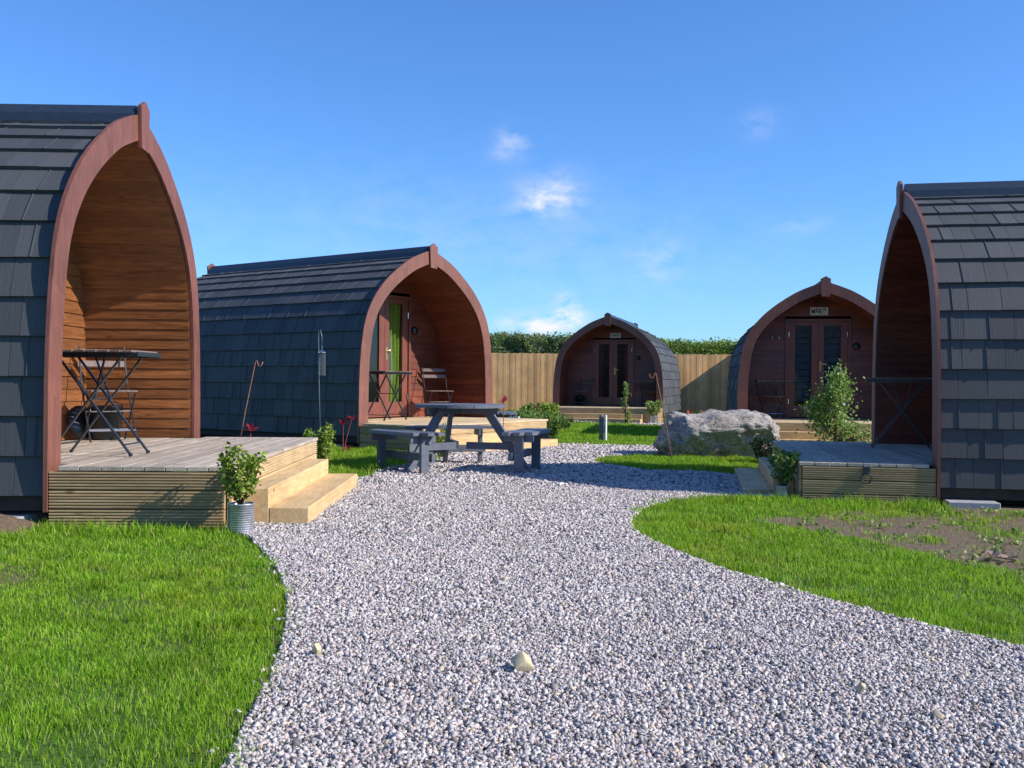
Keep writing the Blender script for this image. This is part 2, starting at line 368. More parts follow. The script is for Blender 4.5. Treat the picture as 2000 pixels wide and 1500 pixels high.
def gz(x, y):   # the gentle local slope levels out away from the site
    return G(max(-20, min(20, x)), max(-10, min(45, y)))
xs = [-BIG, -20, 20, BIG]; ys = [-BIG, -10, 45, BIG]
g_.add([(x, y, gz(x, y)) for y in ys for x in xs], [(j*4+i, j*4+i+1, (j+1)*4+i+1, (j+1)*4+i) for j in range(3) for i in range(3)])
tag(g_.build('ground', M['field']), kind='structure')
GRAVEL = smooth_poly([(-.75, .5), (-.72, 1.6), (-.70, 2.2), (-.71, 2.44), (-.74, 2.73), (-.78, 3.16), (-.86, 3.74), (-1.0, 4.36), (-1.18, 4.95), (-1.40, 5.53), (-1.66, 6.12), (-1.95, 6.3), (-1.95, 9.2), (-1.4, 10.0), (-1.55, 10.9), (-1.25, 11.7), (-.95, 12.7), (-1.3, 13.9), (.2, 16.6), (2.6, 16.6), (5.5, 16.4), (5.6, 15.2), (3.3, 14.75), (1.7, 14.4), (1.12, 13.5), (1.08, 12.5), (1.5, 11.6), (2.7, 11.4), (2.75, 9.0), (2.0, 9.0), (1.5, 8.6), (1.12, 8.05), (.92, 7.4), (.82, 6.65), (.93, 6.0), (1.20, 5.15), (1.50, 4.5), (1.72, 4.08), (1.98, 3.7), (2.4, 3.15), (3.0, 2.5), (4.0, 1.6), (4.5, .5)], 2)
sheet('gravel_bed', GRAVEL, .008, M['gravel'])['kind'] = 'structure'
FAR_PATH = [(-.3, 27.9), (6.0, 27.0), (6.0, 28.2), (-.3, 29.2)]
sheet('path', FAR_PATH, .006, M['gravel'])
RIGHT_SOIL = smooth_poly([(1.75, 7.3), (2.2, 6.75), (2.5, 6.1), (2.62, 5.6), (2.75, 5.0), (3.6, 4.4), (6.5, 4.4), (8, 8.6), (4.2, 8.75), (3.4, 8.55), (2.7, 7.95), (2.1, 7.6)], 2)
sheet('soil', RIGHT_SOIL, .004, M['soil'])
LEFT_SOIL = smooth_poly([(-6, 6.1), (-3.5, 6.15), (-3.15, 6.4), (-2.95, 6.18), (-3.0, 5.9), (-3.5, 5.7), (-6, 5.8)], 1)
sheet('soil', LEFT_SOIL, .004, M['soil'])
sheet('soil', smooth_poly([(-2.2, 4.6), (-2.4, 5.05), (-3.0, 5.05), (-3.2, 4.5), (-2.6, 4.3)], 2), .004, M['soil'])
LAWN_A = [(-6, .3), (-.75, .5)]+sorted([p for p in GRAVEL if .6 < p[1] < 6.15 and p[0] < -.5], key=lambda p: p[1])+[(-1.75, 6.25), (-3.0, 6.25), (-6, 6.0)]
# stones
def keep_out(x, y):
    k = np.ones(len(x), bool)
    k &= ~((x > -3.2) & (x < -1.66) & (y > 6.1) & (y < 9.6))
    return k
def vnoise(x, y, s, seed=0):
    r = np.random.default_rng(seed); g = r.random((64, 64)); xf = x*s; yf = y*s
    xi = np.floor(xf).astype(int); yi = np.floor(yf).astype(int); fx = xf-xi; fy = yf-yi; fx = fx*fx*(3-2*fx); fy = fy*fy*(3-2*fy)
    a = g[xi % 64, yi % 64]; b = g[(xi+1) % 64, yi % 64]; c = g[xi % 64, (yi+1) % 64]; d = g[(xi+1) % 64, (yi+1) % 64]
    return (a*(1-fx)+b*fx)*(1-fy)+(c*(1-fx)+d*fx)*fy
def scatter(poly, density, y0, y1, far=None):
    xs_, ys_ = zip(*poly); x0, x1 = min(xs_), max(xs_)
    n = int(density*(x1-x0)*(y1-y0)); x = rng.uniform(x0, x1, n); y = rng.uniform(y0, y1, n)
    k = inpoly(x, y, poly) & (np.abs(x) < .58*y+1.1)
    return x[k], y[k]
def stones(name, x, y, size, lift=0.0):
    n = len(x)
    base = np.array([(a, b, c) for a in (-1, 1) for b in (-1, 1) for c in (-1, 1)], float)*.5
    V = base[None]*(1+rng.uniform(-.38, .32, (n, 8, 1)))+rng.uniform(-.16, .16, (n, 8, 3))
    sc = size*np.clip(np.exp(rng.normal(0, .26, (n, 1, 1))), .4, 1.9)*np.concatenate([np.ones((n, 1, 1)), rng.uniform(.6, .95, (n, 1, 1)), rng.uniform(.42, .75, (n, 1, 1))], 2)
    V = V*sc
    q = rng.normal(size=(n, 4)); q[:, 1:3] *= .45; q /= np.linalg.norm(q, axis=1, keepdims=True)
    w, a, b, c = q.T
    Rm = np.stack([1-2*(b*b+c*c), 2*(a*b-w*c), 2*(a*c+w*b), 2*(a*b+w*c), 1-2*(a*a+c*c), 2*(b*c-w*a), 2*(a*c-w*b), 2*(b*c+w*a), 1-2*(a*a+b*b)], 1).reshape(n, 3, 3)
    V = np.einsum('nij,nkj->nki', Rm, V)
    bumpz = .008*np.sin(x*5.1+1.3*np.sin(y*3.3))*np.cos(y*4.7)+.012*(vnoise(x+20, y, 2.3, 91)-.5)
    z = G(x, y)+.008+bumpz*.7+rng.uniform(0.0, .014, n)*(size/.018)**.5+lift
    V += np.stack([x, y, z], 1)[:, None]
    F0 = np.array([(0, 1, 3, 2), (4, 6, 7, 5), (0, 4, 5, 1), (2, 3, 7, 6), (0, 2, 6, 4), (1, 5, 7, 3)])
    F = (F0[None]+np.arange(n)[:, None, None]*8).reshape(-1, 4)
    return V.reshape(-1, 3), F
Vs = []; Fs = []; off = 0
for (y0, y1, d, sz) in ((.6, 4.0, 18500, .0099), (4.0, 6.2, 13000, .0116), (6.2, 9.5, 7600, .0143), (9.5, 13, 2600, .024), (13, 16.7, 1500, .03)):
    x, y = scatter(GRAVEL, d, y0, y1); 
    if y0 < 1: k = y > 1.9; x, y = x[k], y[k]
    V, F = stones('', x, y, sz); Vs.append(V); Fs.append(F+off); off += len(V)
# strays beyond the path's edge
x, y = scatter([(a+(.04 if a > .4 else -.05), b) for a, b in GRAVEL], 130, 2.2, 10); V, F = stones('', x, y, .014); Vs.append(V); Fs.append(F+off); off += len(V)
x, y = scatter(FAR_PATH, 700, 27, 29.2); V, F = stones('', x, y, .04); Vs.append(V); Fs.append(F+off); off += len(V)
gr = np_obj('gravel', np.concatenate(Vs), np.concatenate(Fs), M['stone']); tag(gr, 'pale grey and pinkish crushed limestone chippings covering the path', 'gravel', kind='stuff')

# grass blades
def blades(x, y, h, w, lean=.5):
    n = len(x); hh = h*rng.uniform(.55, 1.3, n); th = rng.uniform(0, 2*np.pi, n); ph = rng.uniform(0, 2*np.pi, n)
    ln = hh*lean*rng.uniform(.2, 1.3, n); wx = np.cos(th)*w*.5; wy = np.sin(th)*w*.5; z0 = G(x, y)
    dx = np.cos(ph)*ln; dy = np.sin(ph)*ln
    V = np.zeros((n, 5, 3))
    V[:, 0] = np.stack([x-wx, y-wy, z0], 1); V[:, 1] = np.stack([x+wx, y+wy, z0], 1)
    V[:, 2] = np.stack([x+wx*.8+dx*.35, y+wy*.8+dy*.35, z0+hh*.6], 1); V[:, 3] = np.stack([x-wx*.8+dx*.35, y-wy*.8+dy*.35, z0+hh*.6], 1)
    V[:, 4] = np.stack([x+dx, y+dy, z0+hh*(1-.25*lean*rng.uniform(0, 1, n))], 1)
    o = np.arange(n)[:, None, None]*5
    F = np.array([(0, 1, 2), (0, 2, 3), (3, 2, 4)])[None]+o
    return V.reshape(-1, 3), F.reshape(-1, 3)
def grass(label, areas):
    Vs = []; Fs = []; off = 0
    for (poly, dens, y0, y1, h, w, mask) in areas:
        x, y = scatter(poly, dens, y0, y1)
        if mask is not None: k = rng.random(len(x)) < mask(x, y); x, y = x[k], y[k]
        jx = .030 if y0 < 9 else .06; jx = np.where(rng.random(len(x)) < .08, jx*2.8, jx); x = x+rng.normal(0, 1, len(x))*jx+.10*(vnoise(x+5, y, 5.2, 77)-.5)+.06*(vnoise(x+5, y, 13, 78)-.5); y = y+rng.normal(0, 1, len(x))*jx; hv = h*(.55+.55*vnoise(x, y, 3.1, 3)+.75*np.clip(vnoise(x, y, 6.7, 14)-.55, 0, 1)*2); V, F = blades(x, y, hv, w); Vs.append(V); Fs.append(F+off); off += len(V)
    return tag(np_obj('grass', np.concatenate(Vs), np.concatenate(Fs), M['grass']), label, 'grass', kind='stuff')
def m_left(x, y):
    k = np.where(inpoly(x, y, LEFT_SOIL), .06, 1.0)*(.55+.45*(vnoise(x, y, 1.7, 5) > .3))
    d = ((x+2.65)/.45)**2+((y-4.75)/.35)**2; k = k*np.clip(d*.8+.1, 0, 1); return k*np.clip(.55+vnoise(x, y, 2.4, 55)*1.1, .7, 1)
sheet('lawn', LAWN_A, .002, M['lawn_base'])
grass('bright green lawn grass on the left between the deck and the gravel edge', [(LAWN_A, 21000, 1.9, 3.4, .031, .0028, m_left), (LAWN_A, 15500, 3.4, 4.8, .032, .0034, m_left), (LAWN_A, 11000, 4.8, 6.2, .035, .0043, m_left), ([(-3.0, 5.9), (-1.75, 5.8), (-1.7, 6.25), (-3.0, 6.25)], 3000, 5.8, 6.25, .07, .005, None)])
LAWN_E = [(1.5, 8.75), (1.12, 8.1), (.92, 7.4), (.82, 6.65), (.93, 6.0), (1.20, 5.15), (1.50, 4.5), (1.72, 4.08), (1.98, 3.7), (2.4, 3.15), (3.0, 2.5), (4.0, 1.6), (8.5, 1.6), (8.5, 8.3), (3.75, 8.5), (2.7, 8.7), (2.0, 9.0)]
LAWN_E = smooth_poly(LAWN_E, 1)
sheet('lawn', LAWN_E, .002, M['lawn_base'])
def m_right(x, y):
    s = inpoly(x, y, RIGHT_SOIL); n = vnoise(x, y, 2.6, 9)*.6+vnoise(x, y, 7.1, 12)*.4
    n2 = np.clip((x-2.9)/2.2, 0, 1)*.10; return np.where(s, np.clip((n+n2-.56)*3.4, 0.02, .5), .85*np.clip(.55+(n-.3)*2.2, .45, 1))
grass('bright green lawn grass sweeping round the bare soil on the right', [(LAWN_E, 15000, 1.9, 4.6, .033, .0034, m_right), (LAWN_E, 11000, 4.6, 6.6, .036, .0043, m_right), (LAWN_E, 7500, 6.6, 9.1, .044, .0052, m_right), ([(1.6, 8.5), (3.6, 7.95), (3.6, 8.45), (2.4, 8.75)], 2200, 7.9, 8.8, .085, .006, None)])
LAWN_B = smooth_poly([(-3.9, 9.9), (-2.1, 9.7), (-1.55, 10.0), (-1.5, 10.9), (-1.2, 11.7), (-.95, 12.7), (-1.3, 13.7), (-2.2, 14.3), (-6, 17), (-7, 12)], 1)
sheet('lawn', LAWN_B, .002, M['lawn_base'])
grass('green grass strip beside the picnic table and the long dark roof', [(LAWN_B, 4000, 9.7, 14.5, .075, .009, None)])
LAWN_M = smooth_poly([(1.12, 12.2), (1.2, 13.3), (1.9, 14.2), (3.0, 14.4), (4.6, 14.6), (4.4, 12.0), (2.7, 11.6), (1.6, 11.7)], 1)
sheet('lawn', LAWN_M, .002, M['lawn_base'])
grass('small tongue of shaded grass in front of the boulder', [(LAWN_M, 4200, 11.5, 14.8, .06, .009, None)])
LAWN_C = smooth_poly([(.3, 16.7), (2.6, 16.7), (5.6, 16.5), (6.5, 16.6), (7.6, 17.8), (4.4, 18.5), (4.4, 27), (-.4, 27.9), (-1.6, 20), (-.6, 17.6)], 1)
sheet('lawn', LAWN_C, .002, M['lawn_base'])
grass('sunlit lawn in front of the farthest cabin', [(LAWN_C, 1800, 16.5, 21, .055, .014, None), (LAWN_C, 900, 21, 28, .06, .022, None)])
grass('rough grass growing along the foot of the fence', [([(-3, 29.5), (9, 28.6), (9, 35.8), (-3, 35.8)], 260, 29, 35.8, .16, .03, None)])

# ------------------------------------------------------------------ pod profile
PH = [(1.68, -.30), (1.68, 0), (1.676, .35), (1.668, .68), (1.640, 1.05), (1.572, 1.446), (1.455, 1.74), (1.256, 2.010), (.974, 2.262), (.584, 2.515), (.28, 2.648), (0, 2.745)]
def cr_curve(P, n=14):
    out = []
    P = [(2*P[0][0]-P[1][0], 2*P[0][1]-P[1][1])]+P+[(2*P[-1][0]-P[-2][0], 2*P[-1][1]-P[-2][1])]
    for i in range(1, len(P)-2):
        for k in range(n):
            t = k/n; a, b, c, d = (np.array(q) for q in P[i-1:i+3])
            out.append(.5*((2*b)+(-a+c)*t+(2*a-5*b+4*c-d)*t*t+(-a+3*b-3*c+d)*t**3))
    out.append(np.array(P[-2])); return np.array(out)
PROF = cr_curve(PH)
def offset(d):
    """profile moved outward by d (negative = inward), still meeting at x=0"""
    T = np.gradient(PROF, axis=0); T /= np.linalg.norm(T, axis=1, keepdims=True)
    Nn = np.stack([T[:, 1], -T[:, 0]], 1); Q = PROF+Nn*d
    if d > 0:
        e = Q[-1]; s_ = T[-1]; k = -e[0]/s_[0]; Q = np.vstack([Q, e+s_*k])
    elif d < 0:
        j = np.argmax(Q[:, 0] < 0); a, b = Q[j-1], Q[j]; t = a[0]/(a[0]-b[0]); Q = np.vstack([Q[:j], a+(b-a)*t])
    Q[-1, 0] = 0; return Q
def resample(Q, n):
    s_ = np.concatenate([[0], np.cumsum(np.linalg.norm(np.diff(Q, axis=0), axis=1))]); u = np.linspace(0, s_[-1], n)
    return np.stack([np.interp(u, s_, Q[:, 0]), np.interp(u, s_, Q[:, 1])], 1)
def at_s(Q, u):
    s_ = np.concatenate([[0], np.cumsum(np.linalg.norm(np.diff(Q, axis=0), axis=1))])
    return np.array([np.interp(u, s_, Q[:, 0]), np.interp(u, s_, Q[:, 1])]), s_[-1]
LEN, PORCH = 5.45, 1.02
def band(inner, outer, y0, y1, segs=1):
    """arch ring between two profiles, closed; segs = sawn lengths per side, butted with hairline joints"""
    n = 12*segs+1; a = resample(inner, n*4); b = resample(outer, n*4); mb = MB(); tot = n*4-1
    for sgn in (-1, 1):
        for k_ in range(segs):
            i0 = round(tot*k_/segs); i1 = round(tot*(k_+1)/segs); vs = []; fs = []; cnt = 0
            for i in range(i0, i1+1):
                p, q = a[i].copy(), b[i].copy()
                if segs > 1 and i == i1 and k_ < segs-1: p = p*.94+a[i-1]*.06; q = q*.94+b[i-1]*.06
                dy = .0006*(k_ % 2)
                vs += [(sgn*p[0], y0+dy, p[1]), (sgn*q[0], y0+dy, q[1]), (sgn*q[0], y1, q[1]), (sgn*p[0], y1, p[1])]; cnt += 1
            for i in range(cnt-1):
                o = i*4
                for k in range(4): fs.append((o+k, o+(k+1) % 4, o+4+(k+1) % 4, o+4+k))
            fs.append((0, 1, 2, 3)); fs.append(tuple((cnt-1)*4+k for k in range(4)))
            mb.add(vs, fs)
    return mb
def make_pod():
    root = empty('camping_pod', (0, 0, 0))
    O = offset(0); I = offset(-.20)
    f = band(I, O, -.03, -.002, 5); fo = f.build('arch_fascia', M['fascia'], root)
    k = MB(); my = Matrix(((1, 0, 0, 0), (0, 0, 1, 0), (0, 1, 0, 0), (0, 0, 0, 1)))
    k.prism([(-.078, 2.45), (.078, 2.44), (.098, 2.79), (0, 2.845), (-.098, 2.79)], -.062, -.0325, my); k.build('keystone', M['fascia'], root)
    k = MB(); k.prism([(-.095, 2.60), (.095, 2.60), (.105, 2.80), (0, 2.865), (-.105, 2.80)], LEN+.002, LEN+.04, my); k.build('rear_keystone', M['fascia'], root)
    # roof
    B = offset(-.075); st, tot_ = at_s(B, 0); rows = 14; s0 = .10; ex = (tot_-s0)/rows; tb = MB()
    for sgn in (-1, 1):
        for i in range(rows):
            p, _ = at_s(B, s0+i*ex); q, _ = at_s(B, min(tot_, s0+(i+1)*ex+.03)); d = q-p; d = d/np.linalg.norm(d); nn_ = np.array([d[1], -d[0]])
            y = .004-rnd.uniform(0, .12)
            while y < LEN-.02:
                w_ = rnd.choice((.18, .24, .28, .30, .36, .42)); y1 = min(y+w_, LEN); y0_ = max(y, .004)
                if y1-y0_ > .02:
                    h0 = .036+rnd.uniform(-.0015, .0015); h1 = .010+rnd.uniform(-.001, .001); g = .0016
                    rib = w_ > .3 or rnd.random() < .3
                    segs = [(y0_+g, y1-g, 0)]
                    if rib:
                        ym = y0_+(y1-y0_)*rnd.uniform(.45, .6)
                        segs = [(y0_+g, ym-.004, 0), (ym-.004, ym+.004, .006), (ym+.004, y1-g, 0)] if ym-.01 > y0_+g and ym+.01 < y1-g else segs
                    lo = rnd.uniform(-.0025, .0025)
                    for (a_, b_, ad) in segs:
                        P0 = p-d*lo+nn_*(h0+ad); P1 = q+nn_*(h1+ad); P2 = p-d*lo+nn_*.0; P3 = q-nn_*.002
                        vs = []
                        for yy in (a_, b_): vs += [(sgn*P0[0], yy, P0[1]), (sgn*P1[0], yy, P1[1]), (sgn*P3[0], yy, P3[1]), (sgn*P2[0], yy, P2[1])]
                        tb.add(vs, [(0, 1, 5, 4), (0, 4, 7, 3), (0, 3, 2, 1), (4, 5, 6, 7)])
                y += w_
    tb.build('tiled_roof', M['tile'], root)
    # under-roof shell
    sh = MB(); a = resample(offset(-.08), 50)
    for sgn in (-1, 1):
        vs = []; fs = []
        for p in a: vs += [(sgn*p[0], .003, p[1]), (sgn*p[0], LEN-.01, p[1])]
        fs = [(2*i, 2*i+1, 2*i+3, 2*i+2) for i in range(49)]; sh.add(vs, fs)
    sh.build('roof_deck', M['under'], root)
    rc = MB(); rc.prism([(-.135, 2.60), (-.115, 2.72), (-.035, 2.805), (.035, 2.805), (.115, 2.72), (.135, 2.60)], .002, LEN, my); rc.build('ridge_cap', M['ridge'], root)
    # lining boards
    lb = MB(); st, ti = at_s(I, 0); nb = 34; s0 = .30; bw = (ti-s0)/nb
    for sgn in (-1, 1):
        for i in range(nb):
            p, _ = at_s(I, s0+i*bw); q, _ = at_s(I, s0+(i+1)*bw); d = q-p; d /= np.linalg.norm(d); ni = np.array([-d[1], d[0]])
            P0 = p+ni*.012; P1 = q-d*.004+ni*.003; P2 = p
            vs = []
            for yy in (.0, PORCH+.02): vs += [(sgn*P0[0], yy, P0[1]), (sgn*P1[0], yy, P1[1]), (sgn*P2[0], yy, P2[1])]
            lb.add(vs, [(0, 1, 4, 3), (0, 3, 5, 2)])
            vs = []
            for yy in (.0, PORCH+.02): vs += [(sgn*(P1+ni*-.006)[0], yy, (P1+ni*-.006)[1]), (sgn*(q-ni*.004)[0], yy, (q-ni*.004)[1])]
            lb.add(vs, [(0, 1, 3, 2)])
    lb.build('porch_lining', M['lining'], root)
    # door wall boards and rear wall
    def board_wall(y, sg, prof, door):
        wb = MB(); zt = prof[-1][1]-.005; z = -.28 if not door else .0; hgt = .118
        zz = prof[:, 1]; xx = prof[:, 0]
        while z < zt:
            z1 = min(z+hgt, zt); xa = np.interp(z, zz, xx)+.01; xb = np.interp(z1, zz, xx)+.01
            spans = [(-1, 1)] if not (door and z < 2.07) else [(-1, 0), (0, 1)]
            for s_ in spans:
                la, lb_ = (-xa if s_[0] < 0 else .655), (-xb if s_[0] < 0 else .655); ra, rb = (xa if s_[1] > 0 else -.655), (xb if s_[1] > 0 else -.655)
                if s_ == (-1, 0): ra = rb = -.655
                y_lo = y+sg*.016; y_hi = y+sg*.004
                wb.add([(la, y_lo, z), (ra, y_lo, z), (rb, y_hi, z1-.004), (lb_, y_hi, z1-.004), (la, y, z), (ra, y, z)], [(0, 1, 2, 3), (4, 5, 1, 0)])
                wb.add([(lb_, y, z1-.006), (rb, y, z1-.006), (rb, y, z1+.001), (lb_, y, z1+.001)], [(0, 1, 2, 3)])
            z += hgt
        return wb
    board_wall(PORCH, -1, I, True).build('door_wall', M['wall'], root)
    board_wall(LEN-.05, 1, offset(-.06), False).build('rear_wall', M['wall'], root)
    fr = MB()
    fr.box(-.655, -.60, PORCH-.045, PORCH+.05, 0, 2.07); fr.box(.60, .655, PORCH-.045, PORCH+.05, 0, 2.07); fr.box(-.598, .598, PORCH-.044, PORCH+.05, 2.02, 2.07)
    fr.build('door_frame', M['door'], root)
    for sg in (-1, 1):
        a, b = (.003, .597) if sg > 0 else (-.597, -.003)
        d = MB(); y0, y1 = PORCH-.02, PORCH+.025
        ga, gb = (a+.12, b-.14) if sg > 0 else (a+.14, b-.12)
        d.box(a, ga, y0, y1, .02, 2.015); d.box(gb, b, y0, y1, .02, 2.015); d.box(ga, gb, y0+.001, y1-.001, .02, .27); d.box(ga, gb, y0+.001, y1-.001, 1.93, 2.015)
        dd = d.build('door', M['door'], root)
        gl = MB(); gl.box(ga, gb, PORCH, PORCH+.006, .27, 1.93); gl.build('glass_pane', M['glass'], dd)
        if sg > 0:
            h = MB(); hx = .055
            h.box(hx-.02, hx+.02, y0-.008, y0-.0005, .98, 1.20, None, .004); h.tube([(hx, y0-.008, 1.13), (hx, y0-.05, 1.13)], .009); h.tube([(hx, y0-.05, 1.13), (hx+.03, y0-.055, 1.135), (hx+.12, y0-.05, 1.13)], .009)
            h.build('door_handle', M['brass'], dd)
        for z in (.35, 1.75): hg = MB(); hx = b-.012 if sg > 0 else a+.012; hg.tube([(hx, y0-.012, z-.05), (hx, y0-.012, z+.05)], .011, 8); hg.build('hinge', M['bright_metal'], dd)
    wl = MB()
    wl.add(*lathe_y(.075, .0, .05)); w1 = wl.build('wall_lamp', M['black_plastic'], root, True, (.77, PORCH-.016, 1.50))
    al = MB(); al.box(-.03, .03, -.05, 0, -.05, .02, None, .008); al.build('porch_light', M['black_plastic'], root, False, (0, PORCH-.03, 2.42))
    fl = MB(); fl.box(-1.45, 1.45, PORCH+.06, LEN-.08, -.09, -.03); fl.build('floor', M['under'], root)
    sk = MB()
    for x in (-1.3, 0, 1.3): sk.box(x-.07, x+.07, .15, LEN-.15, -.36, -.10)
    for k_ in range(8): y = .3+k_*.68; sk.box(-1.6, 1.6, y-.03, y+.03, -.20, -.095)
    sk.build('underframe', M['under'], root)
    return root
def lathe_y(r, y0, d):
    vs = []; fs = []; n = 24; prof = [(0, -d), (r*.75, -d), (r, -d*.55), (r, 0)]
    for (q, y) in prof:
        for k in range(n): t = 2*math.pi*k/n; vs.append((q*math.cos(t), y, q*math.sin(t)))
    for i in range(3):
        for k in range(n): fs.append((i*n+k, i*n+(k+1) % n, (i+1)*n+(k+1) % n, (i+1)*n+k))
    return vs, fs
def curtain(root, x0, x1, mat, z0=.25, z1=1.97):
    mb = MB(); n = 40; nz = 10; vs = []; fs = []
    for j in range(nz+1):
        t = j/nz; z = z0+(z1-z0)*t; pinch = 1-.18*math.exp(-((t-.30)/.22)**2)
        for i in range(n+1):
            u = i/n; xc = (x0+x1)/2; x = xc+(x0-xc+(x1-x0)*u)*pinch
            vs.append((x, PORCH+.068+.032*math.sin(u*27+.6*math.sin(t*4)), z))
    for j in range(nz):
        for i in range(n): a = j*(n+1)+i; fs.append((a, a+1, a+n+2, a+n+1))
    mb.add(vs, fs); return mb.build('curtain', mat, root, True)
def sign(root, cx, z, w, h, text, illegible=False):
    s_ = MB(); y = PORCH-.017; s_.box(cx-w/2, cx+w/2, y-.015, y, z-h/2, z+h/2, None, .003); so_ = s_.build('name_sign', M['sign'], root)
    # letters drawn as thick strokes
    G5 = {'W': [[(0, 1), (.22, 0), (.5, .7), (.78, 0), (1, 1)]], 'R': [[(0, 0), (0, 1), (.7, 1), (.9, .75), (.7, .5), (0, .5)], [(.35, .5), (.95, 0)]], 'E': [[(.9, 1), (.2, .92), (0, .5), (.2, .08), (.9, 0)], [(0, .5), (.75, .5)]],
          'N': [[(0, 0), (0, 1)], [(0, .72), (.35, 1), (.75, .95), (.95, .6), (.95, 0)]], '1': [[(.3, 0), (.35, 1)], [(.35, .5), (.8, .55)]], '2': [[(.2, 1), (.25, .1), (.8, .0), (.8, .9)]], '3': [[(.1, .1), (.5, 1), (.9, .1)]], 'B': [[(0, 0), (0, 1), (.7, .9), (.7, .6), (0, .5)], [(.7, .5), (.9, .2), (0, 0)]], 'I': [[(.5, 0), (.5, 1)]], 'O': [[(.2, 0), (0, .5), (.3, 1), (.8, .9), (1, .4), (.7, 0), (.2, 0)]]}
    lt = MB(); n = len(text); lw = w*.76/n
    for i, ch in enumerate(text):
        x0 = cx-w*.40+i*(w*.82/n); zb = z-h*.27+(.006 if i % 2 else -.003)
        for st in G5[ch]:
            for p, q in zip(st[:-1], st[1:]):
                lt.beam((x0+p[0]*lw*.8, y-.017, zb+p[1]*h*.54), (x0+q[0]*lw*.8, y-.017, zb+q[1]*h*.54), .004, h*.11, (0, 0, 1))
    lt.build('lettering', M['ink'], so_)
PODS = dict(A=(-3.087, 8.01, 91.4, .424), B=(-1.32, 15.74, 55.3, .362), C=(2.88, 29.4, -15.7, .242), D=(6.17, 19.24, -9.8, .266), E=(4.10, 10.23, -100.9, .287))
LAB = dict(A='arched timber cabin at the left edge with sunlit orange boarded porch', B='arched timber cabin with lime curtain in its glazed door behind the picnic table', C='farthest and smallest looking arched cabin, dark porch with magenta curtains', D='arched timber cabin with WREN name sign over its double door', E='arched timber cabin at the right edge with dark shaded porch')
def loc(k, lx, ly, lz=0):
    x, y, th, z = PODS[k]; c, s_ = math.cos(R(th)), math.sin(R(th)); return (x+lx*c-ly*s_, y+lx*s_+ly*c, z+lz)
pod0 = make_pod(); roots = {}
for i, k in enumerate('ABCDE'):
    o = pod0 if i == 0 else copy_tree(pod0)
    x, y, th, z = PODS[k]; o.location = (x, y, z); o.rotation_euler.z = R(th); tag(o, LAB[k], 'cabin', 'arched camping cabins round the gravel path'); roots[k] = o
for k in 'BCDE':        # redder porch stain than the orange left cabin, also darkened to stand for shade
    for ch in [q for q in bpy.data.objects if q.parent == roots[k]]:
        mm = {'porch_lining': 'lining_red_shade', 'door_wall': 'wall_red_shade'}.get(ch.name.split('.')[0])
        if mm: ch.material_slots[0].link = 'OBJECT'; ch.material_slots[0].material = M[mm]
curtain(roots['B'], .17, .60, M['lime'])
curtain(roots['C'], .34, .58, M['pink']); curtain(roots['C'], -.58, -.34, M['pink'])
for sx_ in (-.30, .30):
    bl = MB()
    for j in range(12): z = .35+j*.135; bl.box(sx_-.19, sx_+.19, PORCH+.07, PORCH+.075, z, z+.12)
    bl.build('window_blind', M['blind'], roots['D'])
sign(roots['D'], .02, 2.23, .36, .165, 'WREN'); sign(roots['C'], .06, 2.20, .34, .155, '12321')
for x in (-.78, -.92): hk = MB(); hk.tube([(x, PORCH-.02, 1.66), (x, PORCH-.05, 1.655), (x, PORCH-.05, 1.70)], .007, 6); hk.build('coat_hook', M['white'], roots['D'])

# ------------------------------------------------------------------ decks and steps
def make_deck(k, mtop, mskirt, mend, lay):
    x, y, th, z = PODS[k]
    r = empty('wooden_deck', (x, y, z), R(th), lay['deck'], 'deck', 'timber decks in front of the cabins')
    d = MB(); yy = -1.2; hgt = .5
    while yy < PORCH-.03:
        w_ = min(.139, PORCH-.03-yy); inside = yy > -.16
        hw = 1.44 if inside else 1.665
        d.box(-hw-rnd.uniform(0, .004), hw+rnd.uniform(0, .004), yy, yy+w_-.006, -.030, -rnd.uniform(0, .002), None, .002)
        if not inside or True:
            pass
        yy += .139
    d.build('deck_boards', mtop, r)
    # ribbed side skirts, three boards a side
    for sg in (-1, 1):
        s_ = MB(); xo = sg*1.635; zz = -.034; 
        for b in range(4):
            zt = zz-b*.124
            s_.box(min(xo, xo+sg*.022), max(xo, xo+sg*.022), -1.17, -.035, zt-.120, zt-.002)
            for r_ in range(6):
                zr = zt-.006-r_*.0195; s_.box(min(xo+sg*.0222, xo+sg*.036), max(xo+sg*.0222, xo+sg*.036), -1.17, -.035, zr-.0115, zr, None, .002)
        s_.build('side_skirt', mskirt_y[k], r)
    s_ = MB()
    for b in range(4):
        zt = -.034-b*.124; s_.box(-1.60, 1.60, -1.195, -1.172, zt-.120, zt-.002)
        for r_ in range(6): zr = zt-.006-r_*.0195; s_.box(-1.60, 1.60, -1.203, -1.1952, zr-.0115, zr, None, .002)
    s_.build('front_skirt', mskirt, r)
    for sx_ in (-1.60, 1.57): p = MB(); p.box(sx_, sx_+.03, -1.168, -1.10, -hgt, -.032); p.build('corner_post', M['under'], r)
    st = empty('timber_steps', loc(k, 0, -1.2, 0), R(th), lay['steps'], 'steps', 'pairs of timber steps')
    x0, x1 = lay['x']; ms = lay['ms']
    for j, (a, b, zt) in enumerate(((-.205, -.006, -.164), (-.475, -.207, -.296))):
        n = 3 if j == 0 else 2; cuts = [x0, x0+(x1-x0)*(.27+.1*j), x0+(x1-x0)*.62, x1] if j == 0 else [x0, x0+(x1-x0)*.42, x1]
        t = MB()
        for c0, c1 in zip(cuts[:-1], cuts[1:]): t.box(c0+.001, c1-.001, a, b, -.60, zt-rnd.uniform(0, .003), None, .006)
        t.build('step', ms, st)
